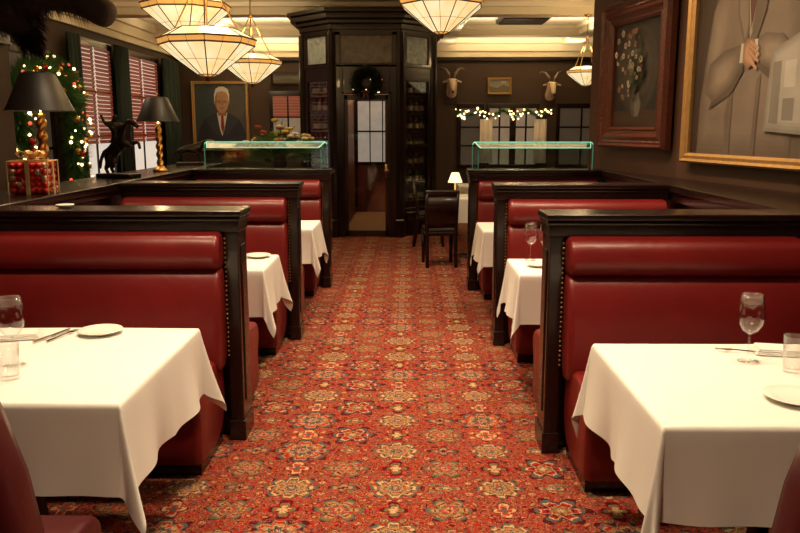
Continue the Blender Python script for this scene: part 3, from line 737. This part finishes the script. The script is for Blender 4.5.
# ---------------------------------------------------------------- vestibule / wine kiosk
KW=mat('near_black_wood',(.010,.0045,.0033),.27,var=.5,scale=6,coat=.15)
YB=3.6
def vestibule():
    e=empty('wine_vestibule',(-.605,11.5,0),"dark wood polygonal wine vestibule with glass door and cornice",'vestibule')
    P=[(-.97,YB),(-.97,.5),(-.485,0),(.485,0),(.97,.5),(.97,YB)]
    for (x,y) in P:
        b=MB(); b.lathe([(.085,0),(.085,.25),(.065,.27),(.065,2.95)],8); b.obj('corner_post',KW,e,(x,y,0))
    fr=MB()
    mm=mat('painted_transom_mural',(.34,.40,.42),.6,var=.9,scale=9); mm2=mat('painted_door_mural',(.17,.16,.13),.6,var=.8,scale=7)
    for m_ in (mm,mm2):
        for nd in m_.node_tree.nodes:
            if nd.type=='TEX_NOISE': nd.inputs['Detail'].default_value=8; nd.inputs['Distortion'].default_value=1.0
    for k in range(5):
        p0,p1=P[k],P[k+1]
        dx,dy=p1[0]-p0[0],p1[1]-p0[1]; L_=math.hypot(dx,dy); ang=math.atan2(dy,dx)
        T=Matrix.Translation((p0[0],p0[1],0))@Matrix.Rotation(ang,4,'Z'); fr.T=T
        if k==2:
            fr.box(0,.15,-.03,.05,0,2.5); fr.box(L_-.15,L_,-.03,.05,0,2.5); fr.box(.15,L_-.15,-.03,.05,2.08,2.5)
            fr.box(.12,.17,-.05,-.03,0,2.12); fr.box(L_-.17,L_-.12,-.05,-.03,0,2.12); fr.box(.12,L_-.12,-.05,-.03,2.08,2.13)
        elif k in (0,4):
            fr.box(0,L_,-.02,.04,0,2.5); fr.box(.2,L_-.2,-.035,-.02,.3,2.2)
        else:
            fr.box(0,L_,-.02,.04,0,.42); fr.box(.12,L_-.12,-.035,-.02,.1,.36)
            fr.box(0,.11,-.02,.04,.42,2.3); fr.box(L_-.11,L_,-.02,.04,.42,2.3); fr.box(0,L_,-.02,.04,2.27,2.5)
            fr.box(.11,L_-.11,-.01,.02,1.33,1.37)
            g=MB(); g.T=T; g.box(.11,L_-.11,.005,.011,.42,2.27); g.obj('glass_panel',GLASSP,e)
        fr.box(0,L_,-.03,.05,2.46,2.52); fr.box(0,L_,-.03,.05,2.90,3.0); fr.box(0,.12,-.03,.05,2.5,2.95); fr.box(L_-.12,L_,-.03,.05,2.5,2.95)
        g=MB(); g.T=T; g.box(.12,L_-.12,.0,.02,2.52,2.90); g.obj('transom_panel',mm2 if k==2 else mm,e)
    fr.obj('panelled_frame',KW,e,bevel=.006)
    b=MB()
    def off(d):
        return [(-.97-d,YB),(-.97-d,.5-d*.41),(-.485-d*.41,-d),(.485+d*.41,-d),(.97+d,.5-d*.41),(.97+d,YB)]
    for d,z0,z1 in ((.05,2.98,3.06),(.10,3.06,3.12),(.17,3.12,3.2),(.22,3.2,3.26)): b.prism(off(d),z0,z1)
    b.obj('cornice',KW,e,bevel=.008)
    b=MB(); b.box(-.97,.97,YB-.04,YB,0,3.0); b.obj('rear_panel',mat('vestibule_interior',(.14,.04,.024),.5,var=.6,scale=4),e)
    b=MB(); b.box(-.37,.37,YB-.07,YB-.05,.95,2.10); b.obj('rear_glow_panel',mat('rear_glow_frosted',(.25,.2,.16),.3,var=.7,scale=6,emit=(.70,.60,.48),es=.40),e)  # glowing panel added for the pale tone seen through the door glass
    b=MB()
    for (x0,x1,z0,z1) in ((-.40,-.35,.1,2.15),(.35,.40,.1,2.15),(-.40,.40,.90,.96),(-.40,.40,2.10,2.15),(-.37,.37,1.52,1.55),(-.13,-.11,.95,2.1),(.11,.13,.95,2.1)): b.box(x0,x1,YB-.10,YB-.06,z0,z1)
    b.obj('rear_glow_frame',WOOD,e)
    for sx in (-1,1):
        b=MB(); b.box(sx*.42,sx*.45,.35,YB-.1,.0,2.9); b.obj('inner_partition',mat('red_brown_inner_wall',(.24,.10,.055),.5,var=.4,scale=5),e)
        for i in range(7):
            z=.5+i*.26; b=MB(); b.prism([(sx*.50,.12),(sx*.88,.5),(sx*.88,.62),(sx*.46,.34)],z,z+.015); b.obj('wine_shelf',WOODR,e)
    d=empty('entrance_door',(0,0,0),'',None); d.parent=e
    b=MB(); x0,x1=-.325,.325
    b.box(x0,x0+.055,-.02,.02,.01,2.07); b.box(x1-.055,x1,-.02,.02,.01,2.07); b.box(x0,x1,-.02,.02,2.0,2.07); b.box(x0,x1,-.02,.02,.01,.10)
    b.obj('door_frame',WOODR,d,bevel=.005)
    b=MB(); b.box(x0+.055,x1-.055,-.003,.003,.10,2.0); b.obj('door_glass',GLASSP,d)
    b=MB(); b.ball((.29,-.06,.98),.034,12,8); b.tube([(.29,-.02,.98),(.29,-.05,.98)],.012,8); b.box(.270,.310,-.026,-.02,.88,1.08)
    b.obj('door_knob',BRASS,d,smooth=True)
vestibule()
b=MB(); b.box(-.38,.38,-1.6,1.6,0,.012); o=b.obj('door_mat',mat('tan_mat',(.50,.30,.14),.95,var=.4,scale=30),None,(-.605,13.3,.0)); tag(o,"tan woven mat on floor inside the vestibule door",'mat')
b=MB(); b.lathe([(.036,0),(.037,.01),(.037,.14),(.030,.165),(.014,.185),(.013,.22)],12)
bm_=empty('wine_bottle',(0,0,0),"dark glass wine bottle standing on vestibule shelf",'wine bottle',group='wine bottles on the vestibule shelves')
b.obj('bottle_glass',mat('bottle_green',(.01,.02,.01),.12),bm_,smooth=True)
b=MB(); b.lathe([(.0375,.04),(.0375,.11)],12,cap=False); b.obj('bottle_label',mat('cream_label',(.35,.28,.2),.7),bm_,smooth=True)
b=MB(); b.lathe([(.0145,.19),(.0145,.225),(.001,.225)],10,cap=False); b.obj('capsule',mat('red_foil',(.3,.02,.02),.3,metal=.4),bm_,smooth=True)
first=True
for sx in (-1,1):
    for i in range(7):
        for t in (.12,.4,.68,.93):
            lx=sx*(.50+.33*t); ly=.24+.30*t
            p=(-.605+lx,11.5+ly,.515+i*.26)
            if first: bm_.location=p; first=False
            else: copytree(bm_,p)

# ---------------------------------------------------------------- pendants
def pendant(loc,R,label,ztop=3.27,n=8,rot=.2):
    e=empty('pendant_lamp',loc,label,'pendant lamp',group='stained glass pendant lamps',rz=rot)
    prof=[(R*.62,R*.20),(R,0),(R*.96,-R*.12),(R*.58,-R*.42),(R*.20,-R*.70),(R*.08,-R*.74)]
    g=MB()
    def ring(r,z): return [(r*math.cos(2*pi*i/n),r*math.sin(2*pi*i/n),z) for i in range(n)]
    vs=[]
    for p in prof: vs.extend(ring(*p))
    for j in range(len(prof)-1):
        g.mi=1 if j in (1,4) else 0
        fs=[(j*n+i,j*n+(i+1)%n,(j+1)*n+(i+1)%n,(j+1)*n+i) for i in range(n)]
        g.f+=fs; g.m+=[g.mi]*len(fs)
    g.v=[tuple(v) for v in vs]
    g.f.append(tuple((len(prof)-1)*n+i for i in range(n))); g.m.append(1)
    g.obj('glass_shade',[TIFF,TIFFB],e,fix=True)
    f=MB()
    for j in (0,1,2,4,5):
        f.tube(ring(*prof[j]),R*(.018 if j in (1,2) else .011),5,closed=True)
    for i in range(n):
        f.tube([vs[j*n+i] for j in range(len(prof))],R*.013,5)
        k=(i+1)%n
        f.tube([(Vector(vs[j*n+i])+Vector(vs[j*n+k]))/2 for j in (1,2,3,4)],R*.005,4)
    f.tube(ring(*prof[3]),R*.005,4,closed=True)
    f.ball((0,0,-R*.78),R*.06,8,6)
    f.obj('lead_frame',LEAD,e)
    c=MB(); zt=ztop-loc[2]; cz=min(.5,zt*.6)
    for i in range(0,n,2):
        c.tube([(R*.62*math.cos(2*pi*i/n),R*.62*math.sin(2*pi*i/n),R*.20),(0,0,cz)],.006,5)
    c.tube([(0,0,cz),(0,0,zt)],.008,6); c.ball((0,0,cz),.02,8,6)
    c.obj('chain',BRASS,e,smooth=True)
    c=MB(); c.lathe([(.06,zt-.02),(.05,zt-.035),(.02,zt-.05)],16); c.obj('ceiling_canopy',BRASS,e,smooth=True)
    l=bpy.data.lights.new('pendant_bulb','POINT'); l.energy=14*(R/.35)**2; l.color=(1,.66,.30); l.shadow_soft_size=.08
    lo=bpy.data.objects.new('pendant_bulb',l); col.objects.link(lo); lo.parent=e; lo.location=(0,0,.30)
pendant((-1.48,5.9,2.24),.36,"octagonal stained glass pendant lamp hanging by brass chains",ztop=3.45)
pendant((-1.80,6.55,2.58),.36,"octagonal stained glass pendant lamp hung higher than its neighbour",ztop=3.45,rot=.4)
pendant((-1.76,9.0,2.34),.34,"octagonal stained glass pendant lamp above the glass divider",ztop=3.45,rot=.1)
pendant((.27,6.6,2.62),.36,"octagonal stained glass pendant lamp above the aisle",ztop=3.45,rot=.3)
pendant((2.66,12,2.44),.30,"stained glass pendant lamp past the end of brown wall",ztop=3.27,rot=.3)

# ---------------------------------------------------------------- table lamps on the ledge
def ledgelamp(x,y,s,label):
    e=empty('table_lamp',(x,y,1.2),label,'table lamp',group='twisted gold table lamps')
    b=MB(); b.lathe([(.075,0),(.075,.02),(.05,.035),(.03,.06)],20); b.obj('base',GOLD,e,smooth=True)
    b=MB(); b.lathe([(.028,.05+i*.012) for i in range(38)],18,lobe=(.28,2,38)); b.obj('twisted_column',GOLD,e,smooth=True)
    b=MB(); b.lathe([(.215,.51),(.19,.56),(.11,.74),(.085,.755),(.083,.75),(.106,.735),(.186,.558),(.212,.508)],28,cap=False); b.obj('lamp_shade',BLACK,e,smooth=True)
    b=MB(); b.tube([(0,0,.5),(0,0,.77)],.005,6); b.ball((0,0,.785),.014,8,6)
    b.tube([(-.085,0,.752),(.085,0,.752)],.003,4); b.obj('finial',GOLD,e,smooth=True)
    b=MB(); b.ball((0,0,.58),.03,10,8,(1,1,1.3)); b.obj('bulb',mat('lamp_bulb',(1,.8,.5),.4,emit=(1,.7,.35),es=8),e,smooth=True)
    l=bpy.data.lights.new('lamp_glow','POINT'); l.energy=8; l.color=(1,.66,.34); l.shadow_soft_size=.04
    lo=bpy.data.objects.new('lamp_glow',l); col.objects.link(lo); lo.parent=e; lo.location=(0,0,.50)
    e.scale=(s,s,s)
ledgelamp(-2.40,5.15,1.0,"black-shaded table lamp with twisted gold column behind gift box")
ledgelamp(-2.30,7.25,.90,"black-shaded table lamp with twisted gold column beside bronze statue")
e=empty('gift_box',(-2.32,4.82,1.2),"clear gift box of red ornaments with gold ribbon and bow",'gift box',rz=.15)
b=MB(); b.box(-.115,.115,-.115,.115,0,.2); b.obj('box_body',GLASS,e,bevel=.006)
b=MB(); rn=random.Random(2)
ornred=mat('red_ornament',(.75,.03,.02),.25,metal=.15); orng=mat('pale_gold_ornament',(.8,.6,.4),.3,metal=.4)
for i in range(6):
    for j in range(6):
        for k in range(5):
            if 0<i<5 and 0<j<5 and 0<k<4: continue
            b.mi=1 if rn.random()<.16 else 0
            b.ball((-.092+i*.0368,-.092+j*.0368,.021+k*.0385),.0195,8,6)
b.obj('ornament_balls',[ornred,orng],e,smooth=True)['kind']='stuff'
GRIB=mat('bright_gold_ribbon',(.80,.55,.22),.35,metal=.4)
b=MB()
for s in (-1,1):
    b.box(-.012,.012,s*.118-.002,s*.118+.002,0,.203); b.box(s*.118-.002,s*.118+.002,-.012,.012,0,.203)
    for t in (-1,1): b.tube([(s*.115,t*.115,0),(s*.115,t*.115,.2)],.004,6)
b.box(-.012,.012,-.118,.118,.201,.205); b.box(-.118,.118,-.012,.012,.201,.205)
for s in (-1,1): b.tube([(-.115,s*.115,.2),(.115,s*.115,.2)],.004,6); b.tube([(s*.115,-.115,.2),(s*.115,.115,.2)],.004,6)
for a in (.4,1.3,2.2,3.1,4.0,4.9,5.8):
    c,s=math.cos(a),math.sin(a)
    pts=[(0,0,.208),(.04*c,.04*s,.25),(.075*c,.075*s,.262),(.095*c,.095*s,.245),(.07*c,.07*s,.22),(0,0,.210)]
    px,py=-s*.014,c*.014
    b.add([(p[0]-px,p[1]-py,p[2]) for p in pts]+[(p[0]+px,p[1]+py,p[2]) for p in pts],[(i,i+1,7+i,6+i) for i in range(5)])
b.ball((0,0,.222),.016,8,6)
b.obj('ribbon_bow',GRIB,e,fix=False)

def horse_statue(loc,s,label,rear=True,rz=0):
    e=empty('bronze_statue',loc,label,'statue',rz=rz)
    b=MB(); b.box(-.14,.14,-.07,.07,0,.03); b.obj('plinth',BRONZE,e,bevel=.006)
    if rear:
        V=[(-.06,0,.16,.05),(0,0,.21,.048),(.06,0,.27,.05),(.09,0,.34,.032),(.12,0,.395,.024),(.16,0,.375,.018),(.19,0,.35,.014),
           (-.05,.03,.10,.028),(-.08,.03,.065,.014),(-.06,.03,.03,.012),(-.05,-.03,.10,.028),(-.08,-.03,.065,.014),(-.06,-.03,.03,.012),
           (.10,.03,.24,.02),(.16,.03,.25,.012),(.17,.03,.20,.010),(.10,-.03,.23,.02),(.15,-.03,.22,.012),(.15,-.03,.17,.010),
           (-.11,0,.18,.014),(-.14,0,.12,.012),(-.15,0,.06,.008),
           (-.0,0,.29,.03),(.0,0,.36,.035),(.0,0,.41,.014),(.005,0,.44,.022),(.05,.05,.36,.012),(.09,.04,.34,.009),(-.05,-.05,.38,.012),(-.07,-.06,.44,.009)]
        E=[(0,1),(1,2),(2,3),(3,4),(4,5),(5,6),(0,7),(7,8),(8,9),(0,10),(10,11),(11,12),(2,13),(13,14),(14,15),(2,16),(16,17),(17,18),(0,19),(19,20),(20,21),(1,22),(22,23),(23,24),(24,25),(23,26),(26,27),(23,28),(28,29)]
    else:
        V=[(-.09,0,.17,.045),(0,0,.165,.042),(.08,0,.175,.045),(.12,0,.215,.028),(.15,0,.245,.022),(.19,0,.23,.014),
           (-.10,.03,.09,.014),(-.10,.03,.03,.01),(-.10,-.03,.09,.014),(-.12,-.03,.03,.01),(.09,.03,.09,.012),(.09,.03,.03,.01),(.09,-.03,.09,.012),(.11,-.03,.03,.01),(-.14,0,.15,.01),(-.16,0,.08,.009)]
        E=[(0,1),(1,2),(2,3),(3,4),(4,5),(0,6),(6,7),(0,8),(8,9),(2,10),(10,11),(2,12),(12,13),(0,14),(14,15)]
    skin('statue_figure',V,E,BRONZE,e,sub=2); e.scale=(s,s,s)
horse_statue((-2.36,6.35,1.2),1.15,"dark bronze statue of rider on rearing horse",True,-.3)
horse_statue((-2.38,8.55,1.2),1.05,"small dark bronze horse statue standing on ledge",False,.2)

# moose head mount on pillar
sbox('wall_pillar',WALLF,-3.35,-2.95,5.35,5.9,0,3.45)
e=empty('mounted_moose_head',(-2.93,5.62,2.50),"dark brown mounted moose head fixed to pillar",'animal mount')
V=[(.0,0,0,.22),(.16,0,.02,.22),(.32,0,.07,.175),(.46,0,.06,.13),(.60,0,-.02,.10),(.72,0,-.10,.10),(.79,0,-.14,.075),
   (.30,.17,.16,.05),(.26,.30,.20,.03),(.30,-.17,.16,.05),(.26,-.30,.20,.03),(.22,0,-.20,.08),(.25,0,-.33,.03)]
E=[(0,1),(1,2),(2,3),(3,4),(4,5),(5,6),(2,7),(7,8),(2,9),(9,10),(1,11),(11,12)]
skin('head',V,E,FUR,e,sub=2)
b=MB(); rn=random.Random(9)
for _ in range(4200):
    a=rn.choice([(0,1),(1,2),(1,2),(0,1),(2,3),(3,4),(1,11),(11,12),(11,12)]); t=rn.random()
    p=Vector(V[a[0]][:3]).lerp(Vector(V[a[1]][:3]),t); r=V[a[0]][3]*(1-t)+V[a[1]][3]*t
    th=rn.uniform(0,2*pi); d=Vector((0,math.cos(th),math.sin(th)))
    if a in ((1,11),(11,12)): d=Vector((math.cos(th),math.sin(th),0))
    L_=rn.uniform(.03,.075); q=p+d*r*.82
    s2=d.cross(Vector((1,0,0))).normalized()*.006 if d.x==0 else Vector((0,0,.006))
    e2=q+d*L_*.7+Vector((.02,0,-L_*.9)); b.add([q-s2,q+s2,e2],[(0,1,2)])
b.obj('shaggy_coat',FUR,e,fix=False)['kind']='stuff'
for s in (-1,1):
    b=MB()
    base=[(.34,s*.12,.2),(.32,s*.25,.24),(.30,s*.38,.26)]
    b.tube(base,[.03,.028,.03],8)
    pal=[(.30,.36,.22),(.42,.42,.24),(.50,.50,.34),(.44,.52,.32),(.47,.60,.44),(.38,.58,.38),(.37,.68,.54),(.29,.62,.44),(.24,.72,.60),(.19,.62,.44),(.10,.66,.52),(.13,.52,.36),(.04,.50,.36),(.18,.40,.26)]
    top=[(x,s*y,z+.012) for x,y,z in pal]; bot=[(x,s*y,z-.012) for x,y,z in pal]; n=len(pal)
    b.add(top+bot,[tuple(range(n)),tuple(range(n,2*n))[::-1]]+[(i,(i+1)%n,n+(i+1)%n,n+i) for i in range(n)])
    b.obj('antler',HORN,e)
    b=MB(); b.ball((.45,s*.11,.12),.018,8,6); b.obj('eye',mat('glass_eye_black',(.01,.01,.01),.1),e,smooth=True)
b=MB(); b.box(.0,.03,-.2,.2,-.28,.26); b.obj('mounting_plaque',WOOD,e,bevel=.01)
e.scale=(1.12,1.12,1.12)

def goathead(x,z,label,k=1.0):
    e=empty('mounted_goat_head',(x,16.5,z),label,'animal mount',group='pale mounted heads')
    b=MB(); b.box(-.11,.11,-.025,0,-.26,.10); b.obj('mounting_plaque',WOODR,e,bevel=.02)
    V=[(0,-.03,-.14,.10),(0,-.14,-.05,.085),(0,-.24,.06,.075),(0,-.32,.08,.062),(0,-.40,.00,.044),(0,-.46,-.08,.032),
       (.07,-.27,.09,.020),(.15,-.26,.07,.013),(-.07,-.27,.09,.020),(-.15,-.26,.07,.013)]
    E=[(0,1),(1,2),(2,3),(3,4),(4,5),(2,6),(6,7),(2,8),(8,9)]
    skin('head',V,E,FURL,e,sub=2)
    for s in (-1,1):
        b=MB()
        b.tube([(s*.03,-.28,.12),(s*.05,-.25,.20),(s*.10,-.20,.27),(s*.16,-.16,.29),(s*.20,-.15,.26)],[.022,.020,.017,.012,.005],10)
        b.obj('horn',ANT,e,smooth=True)
        b=MB(); b.ball((s*.055,-.335,.09),.012,8,6); b.obj('eye',MATS['glass_eye_black'],e,smooth=True)
    b=MB(); b.ball((0,-.485,-.09),.018,8,6); b.obj('nose',MATS['glass_eye_black'],e,smooth=True)
    e.scale=(k,k,k)
goathead(.89,2.42,"pale tan mounted goat head with slim horns near vestibule",1.3)
goathead(2.91,2.36,"pale tan mounted goat head with slim horns above windows",1.25)

# ---------------------------------------------------------------- sideboard + flowers
e=empty('sideboard',(-1.55,9.5,0),"dark wood sideboard carrying flower arrangement",'sideboard')
b=MB(); b.box(-.6,.6,-.22,.22,.08,1.05); b.obj('body',WOOD,e,bevel=.01)
b=MB(); b.box(-.64,.64,-.25,.25,1.05,1.09); b.obj('worktop',WOOD,e,bevel=.008)
for x in (-.3,.3):
    b=MB(); b.box(x-.26,x+.26,-.235,-.215,.15,1.0); b.obj('door',WOODR,e,bevel=.006)
for x in (-.07,.07):
    b=MB(); b.ball((x,-.25,.62),.018,8,6); b.obj('knob',BRASS,e,smooth=True)
b=MB(); b.box(-.55,.55,-.18,.2,0,.08); b.obj('plinth',WOOD,e)
e=empty('flower_arrangement',(-1.55,9.45,1.09),"mixed white, yellow and red flowers in dark vase on sideboard",'flowers')
b=MB(); b.lathe([(.06,0),(.09,.05),(.10,.11),(.07,.17),(.085,.20),(.08,.2),(.06,.17)],20); b.obj('vase',BRONZE,e,smooth=True)
st=MB(); bl=MB(); rn=random.Random(11)
cols=[mat('white_petals',(.7,.64,.5),.6),mat('yellow_petals',(.65,.48,.07),.6),mat('red_petals',(.5,.04,.03),.6)]
for i in range(90):
    a=rn.uniform(0,6.28); q=rn.uniform(.03,.38); h=.20+rn.uniform(.0,.50)*(1-q*1.4)
    p=(q*math.cos(a)*1.2,q*math.sin(a)*.7,h)
    st.tube([(0,0,.15),(p[0]*.5,p[1]*.5,h*.8),p],.004,4)
    for k in range(2):
        ox,oz=rn.uniform(-.05,.05),rn.uniform(-.06,.04)
        st.add([(p[0]*.6+ox,p[1]*.6,h*.7+oz),(p[0]*.9+.03+ox,p[1]*.8,h*.7+.02+oz),(p[0]*1.2+ox,p[1]*1.1,h*.8+oz),(p[0]*.9-.02+ox,p[1]*.8,h*.7-.02+oz)],[(0,1,2,3)])
    if i%2: continue
    bl.mi=rn.choice((0,0,1,1,2))
    for k in range(5):
        t=k*2*pi/5; bl.ball((p[0]+.022*math.cos(t),p[1]+.022*math.sin(t),h+.005),.021,6,4,(1.1,1.1,.9))
    bl.ball((p[0],p[1],h+.012),.016,6,4)
st.obj('stems',GREEN2,e,fix=False)['kind']='stuff'; bl.obj('blossoms',cols,e,smooth=True)['kind']='stuff'

# ---------------------------------------------------------------- chairs
def chair(x,y,rz,label):
    e=empty('dining_chair',(x,y,0),label,'chair',rz=rz,group='dark dining chairs')
    b=MB(); b.box(-.21,.21,-.2,.21,.40,.45); b.obj('seat_frame',WOOD,e,bevel=.008)
    b=MB(); b.sweepx(sm([(-.2,.45),(.2,.45),(.2,.49),(.1,.505),(-.1,.505),(-.2,.49)],1),-.2,.2,.02); b.obj('seat',mat('black_seat_leather',(.02,.008,.007),.4),e,smooth=True)
    for sx in (-1,1):
        b=MB(); b.tube([(sx*.18,.18,.42),(sx*.18,.19,0)],[.030,.020],8); b.obj('leg',WOOD,e,smooth=True)
        b=MB(); b.tube([(sx*.18,-.24,0),(sx*.18,-.19,.25),(sx*.18,-.18,.45),(sx*.19,-.20,.7),(sx*.19,-.26,.94)],[.022,.026,.026,.022,.020],8); b.obj('leg',WOOD,e,smooth=True)
    b=MB(); b.sweepx(sm([(-.275,.91),(-.25,.91),(-.245,.98),(-.27,.98)],1),-.21,.21,.01)
    b.sweepx([(-.205,.50),(-.18,.50),(-.20,.72),(-.245,.92),(-.265,.92),(-.225,.72)],-.18,.18,.004)
    b.obj('backrest',WOOD,e,smooth=True)
    e.scale=(.93,.93,.92)
chair(.37,9.12,.1,"dark wooden panel-back chair pulled up to lamp table")
chair(.30,10.7,-pi/2,"dark wooden panel-back chair near the vestibule")
chair(1.1,10.75,pi,"dark wooden panel-back chair on far side of table")
e=empty('table_lamp',(.58,9.62,ZT),"small candle lamp with white shade on white cloth",'table lamp')
b=MB(); b.lathe([(.045,0),(.04,.015),(.01,.03),(.008,.2)],16); b.obj('base',BRASS,e,smooth=True)
b=MB(); b.lathe([(.09,.18),(.045,.30),(.043,.30),(.088,.18)],20,cap=False); b.obj('lamp_shade',mat('lit_white_shade',(.9,.8,.6),.7,emit=(1,.8,.5),es=1.3),e,smooth=True)

e=empty('ceiling_vent',(1.95,13.75,3.45),"black square ceiling vent grille in white coffer",'vent')
b=MB(); b.box(-.42,.42,-.42,.42,-.06,0); b.obj('housing',BLACK,e,bevel=.01)
b=MB()
for i in range(8): b.box(-.38,.38,-.36+i*.1,-.33+i*.1,-.08,-.06)
b.obj('grille',IRON,e)

# ---------------------------------------------------------------- lights
def area(x,y,z,p,size=.3,colr=(1,.75,.47),spread=150,tilt=(0,0)):  # unseen lights at ceiling height, no fixtures modelled
    l=bpy.data.lights.new('ceiling_area_light','AREA'); l.shape='DISK'; l.size=size; l.energy=p; l.color=colr; l.spread=math.radians(spread)
    o=bpy.data.objects.new('ceiling_area_light',l); col.objects.link(o); o.location=(x,y,z); o.rotation_euler=(tilt[0],tilt[1],0); return o
for y,p in ((1.2,20),(2.8,31),(4.6,30),(6.4,27),(8.2,25),(9.6,20)): area(-.05,y,3.4,p,.25,spread=100)
for y in (2.7,4.7,6.7): area(-1.4,y,3.4,15,.25,spread=95); area(1.3,y,3.4,14,.25,spread=95)
area(.6,5.2,3.4,24,.3,tilt=(0,math.radians(-38)),spread=100)  # added, tilted to brighten the large portrait
area(-1.2,13,3.2,12,.4); area(-3.2,13.5,3.2,10,.4); area(2.5,13.5,3.2,12,.4); area(-3.6,8,3.2,12,.4)  # added fill over the far and left parts of the room
def point(x,y,z,p,c=(1,.72,.38),s=.1,name='fill_point'):  # bare fill light
    l=bpy.data.lights.new(name,'POINT'); l.energy=p; l.color=c; l.shadow_soft_size=s
    o=bpy.data.objects.new(name,l); col.objects.link(o); o.location=(x,y,z)
point(-.6,12.6,2.7,14); point(-.6,14.2,2.6,18)  # added to light the vestibule interior
def upfill(x,y,w,p):  # unseen upward fill added to brighten the ceiling; no cove is built
    l=bpy.data.lights.new('ceiling_fill_uplight','AREA'); l.shape='RECTANGLE'; l.size=w; l.size_y=.3; l.energy=p; l.color=(1,.78,.48); l.spread=math.radians(150)
    o=bpy.data.objects.new('ceiling_fill_uplight',l); col.objects.link(o); o.location=(x,y,2.95); o.rotation_euler=(pi,0,0)
for y in (11.0,13.6,15.8): upfill(-2.8,y,2.4,34); upfill(2.2,y,2.6,29)
point(-3.0,14.6,2.6,12); point(2.0,14.8,2.6,12)  # added fill for the far ceiling and walls
w=bpy.data.worlds.new('World'); sc.world=w; w.use_nodes=True
bg=w.node_tree.nodes['Background']; bg.inputs[0].default_value=(.5,.38,.25,1); bg.inputs[1].default_value=.03

# ---------------------------------------------------------------- camera
cam=bpy.data.cameras.new('camera'); cam.lens=35.01; cam.sensor_width=36; cam.clip_start=.05
co=bpy.data.objects.new('camera',cam); col.objects.link(co); co.location=(0,0,1.6)
co.rotation_euler=(math.radians(90-10.1),0,math.radians(.59)); sc.camera=co
